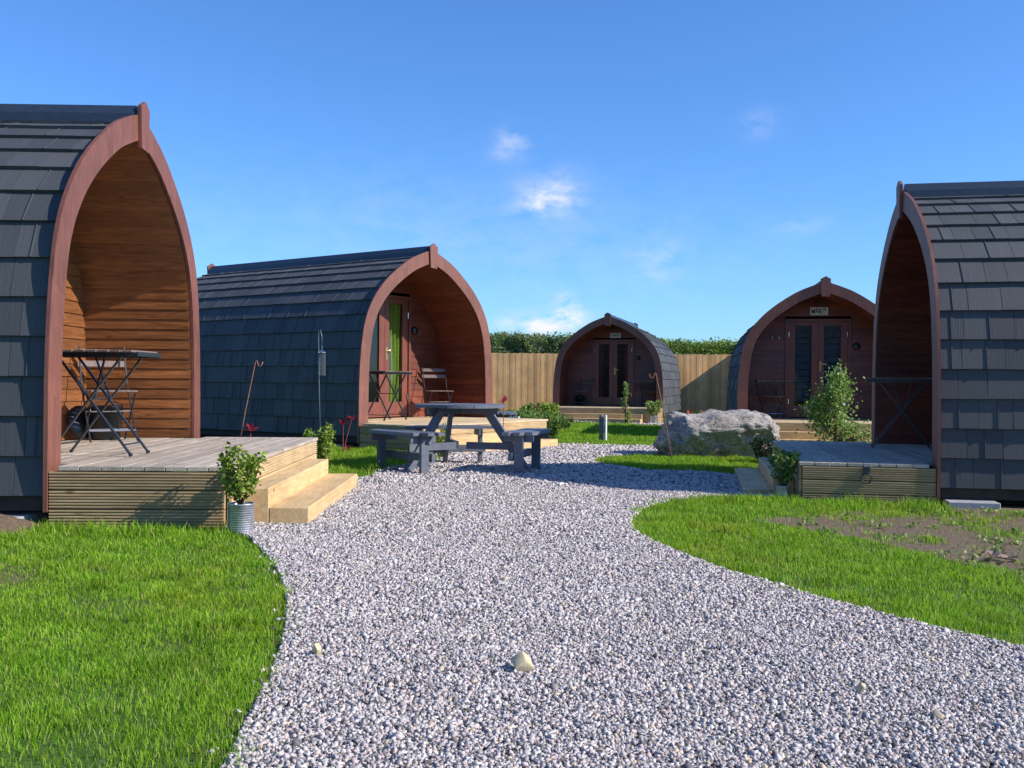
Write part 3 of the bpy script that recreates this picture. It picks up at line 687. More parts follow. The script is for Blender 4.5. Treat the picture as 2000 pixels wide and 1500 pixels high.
mskirt_y = dict(A=M['skirt_y2'] if 'skirt_y2' in M else None, B=None, C=None, D=None, E=None)
sk_y = wood('tanalised_side_board', (.30, .185, .08), (.58, .395, .20), 'Y', .8, .22, True)
sk_new = wood('fresh_side_board', (.34, .22, .10), (.60, .42, .22), 'Y', .75, .2, True)
sk_newx = wood('fresh_front_board', (.46, .30, .14), (.74, .54, .30), 'X', .75, .2, True)
mskirt_y = dict(A=sk_y, B=sk_new, C=sk_new, D=sk_new, E=sk_y)
make_deck('A', M['deck_grey'], M['skirt_y'] and sk_newx, None, dict(deck='sunlit weathered deck with ribbed skirt boards holding the black table at left', steps='two pale timber steps beside the tin pot with a leafy shrub', x=(-1.42, 1.05), ms=M['sleeper']))
make_deck('B', M['deck_new'], sk_newx, None, dict(deck='fresh pale deck of the cabin with the lime curtain', steps='pale timber steps right behind the grey picnic table', x=(-1.3, 1.22), ms=M['sleeper']))
make_deck('C', M['deck_new'], sk_newx, None, dict(deck='narrow looking deck of the farthest cabin', steps='long low timber steps along the farthest cabin', x=(-1.55, 1.25), ms=M['sleeper']))
make_deck('D', M['deck_new'], sk_newx, None, dict(deck='pale deck of the cabin with the WREN sign, behind the boulder', steps='timber steps behind the boulder and the leafy young tree', x=(-1.5, 1.5), ms=M['sleeper']))
make_deck('E', M['deck_grey'], sk_newx, None, dict(deck='shaded bluish deck with ribbed skirt and an iron ring at right', steps='shaded timber steps between the boulder and the right deck', x=(-1.05, 1.30), ms=M['sleeper']))
ring = MB(); ring.tube([(.0+.045*math.cos(t), -.012, -.055+.045*math.sin(t)) for t in np.linspace(0, 2*math.pi, 25)], .006, 6); ring.box(-.03, .03, -.012, 0, -.02, .045, None, .004)
ro = ring.build('ring_handle', M['black_metal']); ro.location = loc('E', 1.668, -.62, -.075); ro.rotation_euler.z = R(PODS['E'][2]+90); tag(ro, 'black iron ring hanging on the side of the right deck', 'ring')
for (k, lx, ly, w_) in (('A', -1.5, .35, .45), ('A', -1.45, .95, .4), ('E', 1.55, .25, .42), ('E', 1.5, 1.4, .4), ('B', -1.5, .6, .4)):
    p = loc(k, lx, ly); s_ = MB(); s_.box(-w_/2, w_/2, -.25, .25, -.04, .06, None, .006)
    o = s_.build('paving_slab', M['concrete']); o.location = (p[0], p[1], G(p[0], p[1])); o.rotation_euler.z = R(PODS[k][2]+rnd.uniform(80, 95))
    tag(o, {'A': 'grey concrete slab under the left cabin by the heap of soil', 'E': 'grey concrete slab lying under the right cabin edge', 'B': 'grey concrete slab under the long dark roof'}[k], 'slab', 'concrete slabs under cabin '+{'A': 'at the left', 'E': 'at the right', 'B': 'in the middle'}[k])

# ------------------------------------------------------------------ bistro furniture
def make_table():
    r = empty('folding_table', (0, 0, 0)); W2, D2, H = .37, .25, .775
    t = MB(); n = 8
    for i in range(n): x = -W2+.02+i*(2*W2-.04)/n; t.box(x, x+(2*W2-.04)/n-.014, -D2, D2, H-.012, H+.004, None, .003)
    t.build('slatted_top', M['slat'], r)
    fr = MB()
    for y in (-D2+.05, D2-.05): fr.box(-W2, W2, y-.008, y+.008, H-.045, H-.013)
    for x in (-W2, W2): fr.box(x-.006, x+.006, -D2+.02, D2-.02, H-.04, H-.008)
    fr.build('top_frame', M['black_metal'], r)
    for sg in (-1, 1):
        y = sg*.19; yi = sg*.165
        for (yy, d) in ((y, 1), (yi, -1)):
            b = MB(); b.beam((-.30*d, yy, .012), (.24*d, yy, H-.04), .012, .024, (0, 1, 0)); b.tube([(-.30*d, yy-.014, .012), (-.30*d, yy+.014, .012)], .012, 8); b.build('leg', M['black_metal'], r)
    for a_, b_ in (((-.25, -.19, .085), (-.25, .19, .085)), ((.25, -.165, .085), (.25, .165, .085)), ((0, -.19, .42), (0, .19, .42))): br = MB(); br.tube([a_, b_], .007, 6); br.build('crossbar', M['black_metal'], r)
    for sg in (-1, 1): br = MB(); br.beam((.02, sg*.14, .42), (-.10*sg, sg*.14, H-.03), .01, .02, (0, 1, 0)); br.build('brace', M['black_metal'], r)
    return r
def make_chair():
    r = empty('folding_chair', (0, 0, 0)); sh = .46; w = .20       # faces local -Y
    s_ = MB()
    for i in range(6): y = -.19+i*.065; s_.box(-w, w, y, y+.05, sh-.012, sh+.004, None, .003)
    s_.build('seat', M['slat'], r)
    b = MB(); mt = Matrix.Translation((0, .235, 0)) @ Matrix.Rotation(R(-9), 4, 'X')
    b.box(-w-.01, w+.01, .02, .032, .80, .86, mt, .004); b.box(-w-.01, w+.01, .02, .032, .69, .75, mt, .004); b.build('backrest', M['slat'], r)
    for sg in (-1, 1):
        l = MB(); l.tube([(sg*w, .36, .87), (sg*w, .24, sh+.06), (sg*w, -.18, .01), (sg*w, -.205, .008)], .0085, 6); l.build('front_leg', M['black_metal'], r)
        l = MB(); l.tube([(sg*(w-.02), -.18, sh-.02), (sg*(w-.02), .20, .01), (sg*(w-.02), .225, .008)], .0085, 6); l.build('rear_leg', M['black_metal'], r)
    for a_, b_ in (((-w, -.12, .10), (w, -.12, .10)), ((-w+.02, .10, .10), (w-.02, .10, .10)), ((-w, .02, .27), (w, .02, .27))): c = MB(); c.tube([a_, b_], .007, 6); c.build('crossbar', M['bright_metal'], r)
    return r
tb0 = make_table(); ch0 = make_chair()
TB = [('A', -.70, .02, 88, 'black folding bistro table on the sunlit left deck'), ('B', -.52, .47, 4, 'black folding bistro table in front of the lime curtain'), ('C', 1.0, .5, 0, 'dim folding bistro table in the porch of the farthest cabin'), ('D', -.92, .42, 0, 'folding bistro table with bright edge in the porch below the WREN sign'), ('E', -.68, .12, 82, 'black folding bistro table in the shaded opening of the right cabin')]
for i, (k, lx, ly, rz, lb_) in enumerate(TB):
    o = tb0 if i == 0 else copy_tree(tb0)
    o.location = loc(k, lx, ly, .001); o.rotation_euler.z = R(PODS[k][2]+rz+(0 if k != 'A' else 180)); tag(o, lb_, 'table', 'folding bistro tables on the porches')
CHS = [('A', .90, .56, -57, 'folding chair standing behind the black table in the sunlit left porch'), ('B', .85, .50, -35, 'folding chair in the porch right of the lime curtain'), ('C', -.92, .60, -20, 'folding chair in the left of the farthest cabin porch'), ('D', -.95, .72, 15, 'folding chair behind the table under the WREN sign'), ('C', 1.15, .70, 10, 'folding chair behind the table of the farthest cabin'), ('E', .35, .66, -40, 'folding chair deep in the shaded right porch')]
for i, (k, lx, ly, rz, lb_) in enumerate(CHS):
    o = ch0 if i == 0 else copy_tree(ch0)
    o.location = loc(k, lx, ly, .001); o.rotation_euler.z = R(PODS[k][2]+rz); tag(o, lb_, 'chair', 'folding chairs on the porches')
def make_bin(k, lx, ly, lb_):
    r = empty('bucket', loc(k, lx, ly, .001), 0, lb_, 'bucket', 'black buckets in the porches')
    b = MB(); b.lathe([(0, .0), (.115, 0), (.135, .02), (.15, .30), (.158, .30), (.158, .315), (.145, .315), (.13, .02), (0, .02)], 28); b.build('tub', M['black_plastic'], r, True)
    h = MB(); h.tube([(.155*math.cos(t), .02, .30+.10*math.sin(t)*.6) for t in np.linspace(0, math.pi, 14)], .005, 6); h.build('handle', M['bright_metal'], r); return r
bkt = make_bin('A', 1.12, .68, 'black round bucket beside the wall of the sunlit left porch')
make_bin('C', -1.02, .80, 'dark round bucket in the farthest cabin porch')
lid = MB(); mt = Matrix.Rotation(R(72), 4, 'Y'); lid.lathe([(0, .02), (.13, .018), (.16, .0), (.16, -.012), (0, -.012)], 24)
lid.v = [tuple(mt @ Vector(v)) for v in lid.v]; o = lid.build('lid', M['black_plastic'], bkt, True); p = loc('A', 1.08, .88, .165); q = loc('A', 1.12, .68, .001); o.location = (p[0]-q[0], p[1]-q[1], .165); o.rotation_euler.z = R(-30)

# ------------------------------------------------------------------ round picnic table
def make_picnic():
    r = empty('picnic_table', (0, 0, 0)); m_ = M['grey_paint']; H = .755; Rr = .52
    t = MB(); n = 8; w_ = 2*Rr/n
    for i in range(n):
        y0 = -Rr+i*w_+.004; y1 = y0+w_-.008; a = [math.sqrt(max(.0, Rr*Rr-y*y)) for y in (y0, y1)]; ym = (y0+y1)/2; am = math.sqrt(Rr*Rr-ym*ym)
        if i in (0, n-1):
            big = a[1] if i == 0 else a[0]; poly = [(-big, y1 if i == 0 else y0), (-am, ym), (-am*.45, y0+.006 if i == 0 else y1-.006), (am*.45, y0+.006 if i == 0 else y1-.006), (am, ym), (big, y1 if i == 0 else y0)]
            if i == 0: poly = poly[::-1]
            poly = poly[::-1]
        else: poly = [(-a[0], y0), (a[0], y0), (am, ym), (a[1], y1), (-a[1], y1), (-am, ym)]
        t.prism(poly, H-.036, H, Matrix.Rotation(R(62), 4, 'Z'))
    t.build('tabletop', m_, r)
    u = MB()
    for k, ph in enumerate((222, 345, 103)):
        c, s_ = math.cos(R(ph)), math.sin(R(ph)); u.beam((0.02*c, .02*s_, H-.075-k*.001), (.46*c, .46*s_, H-.075-k*.001), .045, .07)
    u.build('top_bearer', m_, r)
    for ph in (222, 345, 103):
        mt = Matrix.Rotation(R(ph), 4, 'Z')      # local +X points outward
        l = MB(); l.beam(mt @ Vector((.30, .05, H-.05)), mt @ Vector((.80, .05, -.02)), .045, .10, mt @ Vector((1, 0, 0)), .004); l.build('leg', m_, r)
        b = MB()
        for j, (x0, hl) in enumerate(((.66, .56), (.775, .53), (.89, .42))):
            x1 = x0+.105; h1 = hl-.035
            b.prism([(x0, -hl), (x1-.03, -hl+.01), (x1, -h1+.03), (x1, h1-.03), (x1-.03, hl-.01), (x0, hl)], .435, .47, mt)
        b.build('bench_seat', m_, r)
        for sg in (-1, 1):
            p = MB(); p.box(.76, .865, sg*.40-.022, sg*.40+.022, -.04, .433, mt, .004); p.build('bench_post', m_, r)
        for sg in (-1, 1): q = MB(); q.box(.64, .97, sg*.40-(.047 if sg > 0 else -.024), sg*.40-(.024 if sg > 0 else -.047), .355, .432, mt); q.build('seat_bearer', m_, r)
        q = MB(); q.box(.70, .745, -.45, .45, .15, .235, mt); q.build('bench_rail', m_, r)
        q = MB(); q.box(.08, .74, -.005, .04, .24, .32, mt); q.build('stretcher', m_, r)
    return r
pt = make_picnic(); pt.location = (-.60, 11.28, G(-.6, 11.28)+.01); tag(pt, 'round grey painted picnic table with attached benches in the centre of the gravel', 'picnic table', 'grey round picnic tables')
p2 = copy_tree(pt); p2.location = (-.93, 19.3, G(-.9, 19.3)); p2.rotation_euler.z = R(25); tag(p2, 'distant grey picnic table mostly hidden behind the middle cabin arch', 'picnic table', 'grey round picnic tables')

# ------------------------------------------------------------------ fence and hedge
def fence(name, a, b, top, label):
    A = Vector(a); B_ = Vector(b); d = B_-A; ln = d.length; u = d.normalized(); r = empty(name, (a[0], a[1], G(*a)), math.atan2(u.y, u.x), label, 'fence')
    pn = MB(); x = 0
    while x < ln:
        w_ = rnd.uniform(.115, .128); zt = top+rnd.uniform(-.012, .012); y = -.004*(len(pn.v) // 24 % 2)
        zt -= G(*a); pn.box(x, x+w_-.001, y-.02, y-.004, -.6, zt, None, .002); x += w_-.006
    pn.build('board_panel', M['fence'], r)
    for z in (.3, 1.1, 1.9): rl = MB(); rl.box(0, ln, .004, .05, z-.04, z+.04); rl.build('rail', M['post_wood'], r)
    x = 0
    while x < ln: p = MB(); p.box(x-.05, x+.05, .052, .15, -.6, top-G(*a)-.05); p.build('post', M['post_wood'], r); x += 2.4
fence('timber_fence', (-9, 36.2), (8.0, 36.0), 2.03, 'tall close boarded timber fence behind the farthest cabin')
fence('timber_fence', (8.02, 36.05), (11.6, 25.2), 2.03, 'close boarded timber fence returning forward behind the WREN cabin')

def leaves(P, size, flat=.3, aspect=.5):
    n = len(P); a = rng.normal(size=(n, 3)); a[:, 2] = a[:, 2]*.7+.25; a /= np.linalg.norm(a, axis=1, keepdims=True)
    b = rng.normal(size=(n, 3)); b -= a*np.sum(a*b, 1, keepdims=True); b /= np.linalg.norm(b, axis=1, keepdims=True)
    nn_ = np.cross(a, b); s_ = size*rng.uniform(.6, 1.35, (n, 1))
    V = np.stack([P, P+a*s_*.5+b*s_*aspect*.5+nn_*s_*.08, P+a*s_, P+a*s_*.5-b*s_*aspect*.5+nn_*s_*.08], 1)
    o = np.arange(n)[:, None]*4; F = np.concatenate([np.array([[0, 1, 2]])+o, np.array([[0, 2, 3]])+o]); return V.reshape(-1, 3), F
def hedge(a, b, top, depth, mat, label, n, size):
    A = np.array(a); d = np.array(b)-A; ln = np.linalg.norm(d); u = d/ln; nv = np.array([-u[1], u[0]])
    s_ = rng.uniform(0, ln, n); w_ = rng.uniform(0, 1, n)**1.6*depth; z = rng.uniform(.2, 1, n)**.6
    tz = top+.30*(vnoise(s_, s_*0, .9, 21)-.5)+.22*(vnoise(s_, w_, 2.9, 22)-.5)+.05*rng.normal(size=n); zz = z*tz
    dpt = w_+.35*vnoise(s_, zz, 1.6, 31)+.15*vnoise(s_, zz, 4.5, 33)
    xy = A+u*s_[:, None]+nv*dpt[:, None]; gz_ = G(xy[:, 0], xy[:, 1])
    V, F = leaves(np.stack([xy[:, 0], xy[:, 1], gz_*0-.3+zz], 1), size)
    r = empty('hedge', (a[0], a[1], -.3), 0, label, 'hedge'); o = np_obj('foliage', V-np.array([a[0], a[1], -.3]), F, mat, r)
    st = MB()
    for i in range(int(ln/.7)): q = A+u*(i*.7+.3)+nv*depth*.6; st.tube([(q[0]-a[0], q[1]-a[1], 0), (q[0]-a[0]+.1, q[1]-a[1], 1.5), (q[0]-a[0]-.1, q[1]-a[1], top-.3)], [.05, .035, .01], 6)
    st.build('stem', M['stem'], r)
hedge((-7, 37.2), (3.0, 37.2), 3.12, 1.6, M['hedge_mixed'], 'taller mixed green and bronze hedge above the fence left of the farthest cabin', 60000, .11)
hedge((3.05, 37.6), (10.5, 37.9), 2.93, 1.6, M['hedge'], 'clipped even green hedge above the fence right of the farthest cabin', 46000, .10)

# ------------------------------------------------------------------ shrubs and flowers
def shrub(name, label, cat, x, y, h, r, mat, nl, size, shape='ball', z=None, stems=7, stem_mat=None, seed=0, group=None, trunk=0, extra=None, aspect=.55):
    rg = random.Random(seed+int(x*97)+int(y*31)); z0 = G(x, y) if z is None else z
    root = empty(name, (x, y, z0), 0, label, cat, group); st = MB(); tips = []
    for i in range(stems):
        a = 2*math.pi*i/stems+rg.uniform(-.3, .3); t0 = trunk*h if trunk else 0
        if shape == 'ball': rr = r*rg.uniform(.45, 1); hh = h*rg.uniform(.75, 1.0)*(1-.25*(rr/r)**2)
        elif shape == 'cone': f = i/stems; rr = r*(1-f)*rg.uniform(.6, 1.05); hh = h*(.20+.78*f)
        else: rr = r*rg.uniform(.1, .7); hh = h*rg.uniform(.7, 1)
        base = Vector((rg.uniform(-.01, .01), rg.uniform(-.01, .01), 0)) if shape != 'cone' else Vector((0, 0, max(t0*.6, hh-h*.22-rr*.3)))
        tip = Vector((math.cos(a)*rr, math.sin(a)*rr, hh)); mid = base.lerp(tip, .5)+Vector((math.cos(a)*rr*.18, math.sin(a)*rr*.18, -.04*h)); pts = [base, mid, tip]
        if trunk and shape == 'ball': pts = [Vector((0, 0, t0)), mid.lerp(tip, .2), tip]
        st.tube(pts, [.006+.008*h, .004+.004*h, .002], 5)
        for t in (.35, .5, .62, .74, .86, .97, 1.0):
            c = pts[0].lerp(pts[1], t*2) if t < .5 else pts[1].lerp(pts[2], t*2-1); tips.append((c, (.30 if shape != 'spike' else .1)*r*(1.1-.55*t)))
    if trunk or shape == 'cone': st.tube([(0, 0, 0), (.01, 0, h*.4), (0, .01, h*.92)], [.012+.012*h, .01+.006*h, .003], 7)
    if shape == 'cone':
        for k in range(10): tips.append((Vector((rg.uniform(-.02, .02), rg.uniform(-.02, .02), h*(.5+.05*k))), r*.14))
    st.build('stems', stem_mat or M['stem'], root, True)
    idx = rng.integers(0, len(tips), nl); cc = np.array([tuple(tips[i][0]) for i in idx]); rad = np.array([tips[i][1] for i in idx])
    P = cc+rng.normal(size=(nl, 3))*rad[:, None]*(.55 if shape != 'cone' else .72); P[:, 2] = np.maximum(P[:, 2], .02)
    V, F = leaves(P, size, aspect=aspect); np_obj('foliage', V, F, mat, root)
    if extra:
        me, ne, se = extra; idx = rng.integers(0, len(tips), ne); cc = np.array([tuple(tips[i][0]) for i in idx]); P = cc+rng.normal(size=(ne, 3))*r*.13
        P = np.repeat(P, 4, 0)+rng.normal(size=(ne*4, 3))*se*.2; V, F = leaves(P, se, aspect=.9); np_obj('blossom', V, F, me, root)
    return root
def tin_pot(x, y, r, h, lab, bright=True):
    p = empty('plant_pot', (x, y, G(x, y)+.01), 0, lab, 'pot'); b = MB(); b.lathe([(0, 0), (r*.98, 0), (r, .006), (r, h-.008), (r*1.03, h-.006), (r*1.03, h), (r*.97, h), (r*.95, h-.03)], 36); b.build('tin', M['tin'], p, True)
    s_ = MB(); s_.lathe([(0, h-.02), (r*.6, h-.022), (r*.96, h-.028)], 24); s_.build('soil', M['soil_pot'], p, True); return G(x, y)+.01+h-.02
z = tin_pot(-1.715, 6.19, .082, .19, 'ribbed tin pot standing by the lower end of the left steps')
shrub('potted_shrub', 'bushy yellow green shrub growing from the tin pot by the left steps', 'shrub', -1.725, 6.19, .385, .16, M['leaf_bright'], 1500, .032, z=z, stems=11, seed=3)
z = tin_pot(2.50, 8.98, .062, .11, 'small tin pot beside the right deck steps')
shrub('potted_shrub', 'narrow glossy shrub in the small pot beside the right deck', 'shrub', 2.515, 8.98, .42, .13, M['leaf'], 1100, .034, z=z, stems=9, seed=5)
z = tin_pot(4.05, 27.9, .13, .24, 'white looking tin pot at the right end of the farthest deck')
shrub('potted_shrub', 'light green shrub in the pot at the farthest deck', 'shrub', 4.08, 27.9, .5, .26, M['leaf_pale'], 700, .06, z=z, stems=9, seed=6)
shrub('shrub', 'rounded yellow green shrub behind the corner of the left deck', 'shrub', -2.16, 11.05, .53, .19, M['leaf_bright'], 1700, .038, stems=12, seed=8)
shrub('young_tree', 'leafy young tree with pale flowers growing between the boulder and right cabin', 'tree', 5.62, 16.9, 1.36, .74, M['leaf_pale'], 4300, .058, shape='cone', stems=46, trunk=.2, seed=9, extra=(M['petal_pink'], 26, .035), aspect=.6)
shrub('heather', 'dark flowering bush against the right end of the boulder', 'shrub', 3.42, 13.15, .40, .20, M['leaf_dark'], 1500, .035, stems=11, seed=10, extra=(M['petal_pink'], 70, .022))
shrub('shrub', 'small leafy shrub at the edge of the middle deck seen through the picnic table', 'shrub', -.93, 12.9, .50, .16, M['leaf_bright'], 900, .04, stems=9, seed=12)
shrub('shrub', 'green shrub at the right end of the pale steps beside the lawn', 'shrub', .62, 17.1, .52, .26, M['leaf'], 1700, .055, stems=11, seed=13)
shrub('shrub', 'yellow green shrub at the left foot of the farthest cabin', 'shrub', 1.05, 26.6, .62, .30, M['leaf_bright'], 1200, .08, stems=10, seed=14)
shrub('climbing_plant', 'tall thin plant trained up a cane before the farthest cabin door', 'plant', 3.2, 27.4, 1.25, .16, M['leaf_pale'], 380, .07, shape='cone', stems=12, trunk=.05, seed=15)
bed = [(-.2, 20.5, .45, .32, 'leaf'), (.25, 21.2, .55, .30, 'leaf_pale'), (.55, 20.8, .42, .28, 'leaf'), (.85, 21.5, .50, .30, 'leaf_pale'), (.45, 23.0, .75, .25, 'leaf'), (1.1, 22.5, .4, .3, 'leaf')]
bl_ = ['low bush just right of the middle cabin arch', 'pale bush behind the white post', 'dark green low bush behind the pale steps', 'pale bush in the flower bed near the farthest cabin', 'tallest sprawling bush against the fence', 'low bush nearest the lawn in the flower bed']
for i, (x, y, h, r, mm) in enumerate(bed): shrub('shrub', bl_[i], 'shrub', x, y, h, r, M[mm], 900, .06, stems=9, seed=20+i, group='bushes in the bed between the two cabins')
for i, (x, y, col, lb_) in enumerate(((5.78, 30.2, 'petal_red', 'red flowering plant at the fence between the two far cabins'), (6.15, 30.1, 'petal_red', 'second red flower clump, nearer the WREN cabin'), (6.5, 30.0, 'petal_yellow', 'yellow flowering plant beside the WREN cabin'))):
    shrub('flower_clump', lb_, 'flowers', x, y, .36, .3, M['leaf'], 600, .08, stems=8, seed=40+i, extra=(M[col], 14, .11))
def red_plant(x, y, h, lb_, sc=1, seed=1, tops=1):
    r = empty('red_leaved_plant', (x, y, G(x, y)), 0, lb_, 'plant', 'crimson leaved plants'); rg = random.Random(seed); st = MB(); P = []; vs = []; fs = []
    for k in range(tops):
        ox = .10*k*sc; t = Vector((ox, .02*k, h*(1+.14*k))); st.tube([(0, 0, 0), (ox*.4, 0, h*.5), t], [.008, .006, .004], 5)
        for j in range(13):
            a = j*2.4; el = rg.uniform(.1, 1.2); d = Vector((math.cos(a)*math.cos(el), math.sin(a)*math.cos(el), math.sin(el))); ln = .10*sc*rg.uniform(.7, 1.2)
            s_ = d.cross(Vector((0, 0, 1))); s_.normalize(); b = t-Vector((0, 0, rg.uniform(0, .03))); o = len(vs)
            vs += [tuple(b), tuple(b+d*ln*.5+s_*ln*.16), tuple(b+d*ln-Vector((0, 0, .012))), tuple(b+d*ln*.5-s_*ln*.16)]; fs += [(o, o+1, o+2, o+3)]
    st.build('stem', M['red_stem'], r); l = MB(); l.add(vs, fs); l.build('leaves', M['leaf_red'], r)
red_plant(-3.16, 11.8, .40, 'crimson leaved plant rising behind the left deck beside the leaning rod', 1.25, 3)
red_plant(-2.30, 13.3, .43, 'tall thin crimson plant with two tufts at the foot of the middle cabin', 1.1, 4, 2)
red_plant(-2.17, 12.95, .12, 'low crimson plant in the grass by the middle cabin', .8, 6)
red_plant(-.11, 12.9, .78, 'crimson tuft seen just right of the round tabletop', 1.1, 5)

# ------------------------------------------------------------------ boulder
def boulder():
    import bmesh
    bm = bmesh.new(); bmesh.ops.create_icosphere(bm, subdivisions=6, radius=1)
    co = np.array([v.co[:] for v in bm.verts]); n = co.copy()
    p = np.sign(co)*np.abs(co)**.60; p /= np.max(np.abs(p), axis=1, keepdims=True)**.35
    x, y, z = p.T
    Z = z*.37+.37; X = x*1.0; Y = y*.60
    t = np.clip(1-Z/.62, 0, 1)
    X = np.where(X < 0, X*(1-.30*t**1.3), X*(1-.10*t)); Y = np.where(Y < 0, Y*(1-.55*t)+.04, Y)
    Z = Z*(1-.13*np.clip((X-.50)/.5, 0, 1)**1.5)-.03*np.clip((-X-.6)/.4, 0, 1)+.012*np.sin(X*6)
    q = np.stack([X, Y, Z], 1)
    def fn(q, s_, sd):
        return (vnoise(q[:, 0]+q[:, 2]*.7+7, q[:, 1]-q[:, 2]*.6+3, s_, sd)+vnoise(q[:, 1]+9, q[:, 2]+5, s_*1.1, sd+1)+vnoise(q[:, 0]+11, q[:, 2]+4, s_*1.2, sd+2)-1.5)
    rr = np.random.default_rng(5)
    for _ in range(46):
        a = rr.normal(size=3); a[2] = abs(a[2])*.8+(.2 if a[2] > 0 else -.1); a /= np.linalg.norm(a); hgt = (q @ a); lim = hgt.max()*rr.uniform(.86, .97)
        if a[2] > .8: lim = hgt.max()*.97
        ex = np.clip(hgt-lim, 0, None); q = q-a[None]*ex[:, None]*.9
    for ax_, (lo_, hi_) in enumerate(((-1.0, 1.0), (-.58, .62), (0, .74))): mn, mx_ = q[:, ax_].min(), q[:, ax_].max(); q[:, ax_] = lo_+(q[:, ax_]-mn)/(mx_-mn)*(hi_-lo_)
    d = .026*fn(q, 2.6, 51)+.040*fn(q, 6.0, 61)-.035*np.abs(fn(q, 9, 71))+.020*fn(q, 19, 81)+.010*fn(q, 47, 83)
    q += n*d[:, None]
    for v, c in zip(bm.verts, q): v.co = c
    me = bpy.data.meshes.new('boulder'); bm.to_mesh(me); bm.free(); me.materials.append(M['rock']); me.polygons.foreach_set('use_smooth', [True]*len(me.polygons))
    o = bpy.data.objects.new('boulder', me); C.objects.link(o); o.location = (3.03, 14.35, G(3, 14.3)-.06); o.scale = (.93, 1, 1); o.rotation_euler.z = R(6)
    tag(o, 'big pale limestone boulder with bright top in front of the WREN cabin', 'boulder')
boulder()
def pebble(x, y, s_, lb_):
    V, F = stones('', np.array([x]), np.array([y]), s_, .012); o = np_obj('stone', V-np.array([x, y, G(x, y)]), F, M['sandstone']); o.location = (x, y, G(x, y)); tag(o, lb_, 'stone', 'larger buff stones lying on the gravel')
    b = o.modifiers.new('bevel', 'BEVEL'); b.width = s_*.12; b.segments = 2
M['sandstone'] = plain('buff_sandstone', (.52, .42, .26), .85, 0, .25, 40, .3)
pebble(-.68, 3.42, .028, 'buff stone on the gravel nearest the left lawn edge'); pebble(.04, 3.26, .042, 'buff stone on the gravel in the middle foreground'); pebble(1.27, 2.89, .038, 'buff stone on the gravel towards the lower right corner'); pebble(1.12, 3.11, .026, 'small buff stone up from the lower right one')
heap = MB()
import bmesh
def soil_heap():
    n = 40; vs = []; fs = []
    for j in range(n+1):
        for i in range(n+1):
            u = i/n*2-1; v = j/n*2-1; r = min(1, math.hypot(u, v)); h = .10*(1-r*r)
            x = -3.55+u*.55; y = 6.27+v*.28
            h += (.02*float(vnoise(np.array([x]), np.array([y]), 9, 7)[0])+.02*float(vnoise(np.array([x]), np.array([y]), 24, 8)[0]))*(1-r)
            vs.append((x, y, G(x, y)+h-.004))
    for j in range(n):
        for i in range(n): a = j*(n+1)+i; fs.append((a, a+1, a+n+2, a+n+1))
    heap.add(vs, fs); o = heap.build('soil_heap', M['soil'], None, True); tag(o, 'low heap of crumbly brown soil at the foot of the left cabin', 'soil heap')
soil_heap()

# ------------------------------------------------------------------ rods, feeder, posts
def rod(x, y, top, lb_, cat='rod', mat='rust', hook=1, lean=(0, 0), r=.007):
    h = top-G(x, y); o = MB(); hx = lean[0]; hy = lean[1]; d = .04*hook
    pts = [(0, 0, -.1), (hx*.5, hy*.5, h*.5), (hx, hy, h), (hx+d*.2, hy, h+.025), (hx+d*.6, hy, h+.015), (hx+d*.75, hy, h-.02), (hx+d*1.2, hy, h-.05), (hx+d*1.8, hy, h-.04), (hx+d*2.3, hy, h+.01)]
    o.tube(pts, r, 6); ob = o.build('hooked_rod', M[mat], None, True); ob.location = (x, y, G(x, y)); tag(ob, lb_, cat, 'hooked iron rods'); return ob
rod(-3.35, 11.8, 1.20, 'rusty hooked rod leaning behind the left deck', lean=(.24, 0))
rod(2.20, 13.2, 1.10, 'rusty hooked rod leaning in front of the boulder', hook=-1, lean=(-.25, 0))
fx, fy = -2.67, 13.5; h = 1.68-G(fx, fy); o = MB(); o.tube([(.03, 0, -.1), (.0, 0, h*.5), (-.015, 0, h-.1), (-.012, 0, h), (.01, 0, h+.01), (.03, 0, h-.08), (.035, 0, h-.20)], .007, 6); fp = o.build('feeder_pole', M['dull_metal'], None, True); fp.location = (fx, fy, G(fx, fy)); tag(fp, 'thin grey hooked pole standing before the long dark roof', 'pole')
bpy.context.view_layer.update()
fe = empty('bird_feeder', (fx+.035, fy, 1.68-.24), 0, 'wire cage bird feeder hanging from the grey hooked pole', 'bird feeder')
o = MB(); o.lathe([(0, -.025), (.055, -.06), (.055, -.07), (0, -.07)], 20); o.tube([(0, 0, .03), (0, 0, -.03)], .003, 6); o.build('lid', M['bright_metal'], fe)
o = MB()
for k in range(10): t = 2*math.pi*k/10; o.tube([(.045*math.cos(t), .045*math.sin(t), -.07), (.045*math.cos(t), .045*math.sin(t), -.38)], .0022, 4)
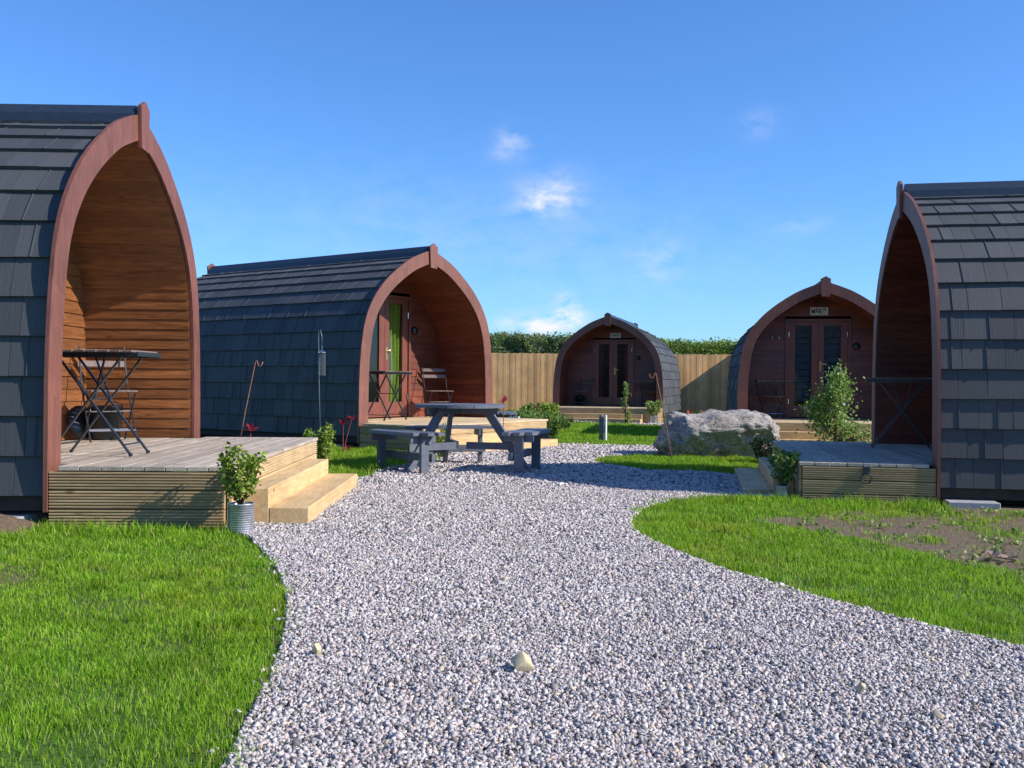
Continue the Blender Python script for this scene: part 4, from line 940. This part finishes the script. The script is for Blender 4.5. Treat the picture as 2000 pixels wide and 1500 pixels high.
for z in np.linspace(-.10, -.38, 8): o.tube([(.045*math.cos(t), .045*math.sin(t), z) for t in np.linspace(0, 2*math.pi, 15)], .0022, 4)
o.build('wire_cage', M['dull_metal'], fe)
def post(x, y, h, w, mat, lb_):
    o = MB(); o.box(-w/2, w/2, -w/2, w/2, -.1, h, None, w*.12); ob = o.build('marker_post', M[mat]); ob.location = (x, y, G(x, y)); ob.rotation_euler.z = .5; tag(ob, lb_, 'post')
post(1.73, 17.9, .50, .035, 'white', 'white marker post standing in the sunlit lawn'); post(1.655, 17.95, .50, .07, 'grey_paint', 'dark stake right beside the white marker post in the lawn')
post(.14, 20.0, .38, .035, 'white', 'thin white post in the bushes right of the middle cabin')
dp = MB(); dp.lathe([(0, 0), (.09, 0), (.13, .12), (.12, .2), (.10, .2), (.10, .17), (0, .17)], 20); o = dp.build('dark_pot', M['black_plastic'], None, True); o.location = (.36, 16.6, G(.36, 16.6)+.12); tag(o, 'small dark round pot at the right end of the pale steps', 'pot')
# weeds and dead leaves on the bare soil
P = []
for _ in range(75):
    x, y = rng.uniform(2.1, 4.6), rng.uniform(5.0, 8.5)
    if inpoly(np.array([x]), np.array([y]), RIGHT_SOIL)[0]: P += [(x+rng.normal()*.03, y+rng.normal()*.03, G(x, y)+.01+abs(rng.normal())*.012) for _ in range(14)]
V, F = leaves(np.array(P), .03, aspect=.8); tag(np_obj('weeds', V, F, M['leaf_pale']), 'sparse pale green weeds sprinkled over the bare soil', 'weeds', kind='stuff')
P = np.array([(2.86+rng.normal()*.07, 5.72+rng.normal()*.05, G(2.9, 5.7)+.015+abs(rng.normal())*.02) for _ in range(26)]); V, F = leaves(P, .075, aspect=.35)
M['dead'] = leafmat('dead_leaf', [(.12, .07, .03), (.3, .2, .13), (.5, .4, .36)], .1, .8)
wp = empty('withered_plant', (2.86, 5.72, G(2.86, 5.72)), 0, 'withered brown plant lying on the soil at the right edge', 'plant'); np_obj('dead_leaves', V-np.array(wp.location), F, M['dead'], wp); w_ = MB(); w_.tube([(-.08, 0, .012), (0, .01, .03), (.10, -.02, .015)], .004, 5); w_.build('stem', M['stem'], wp)
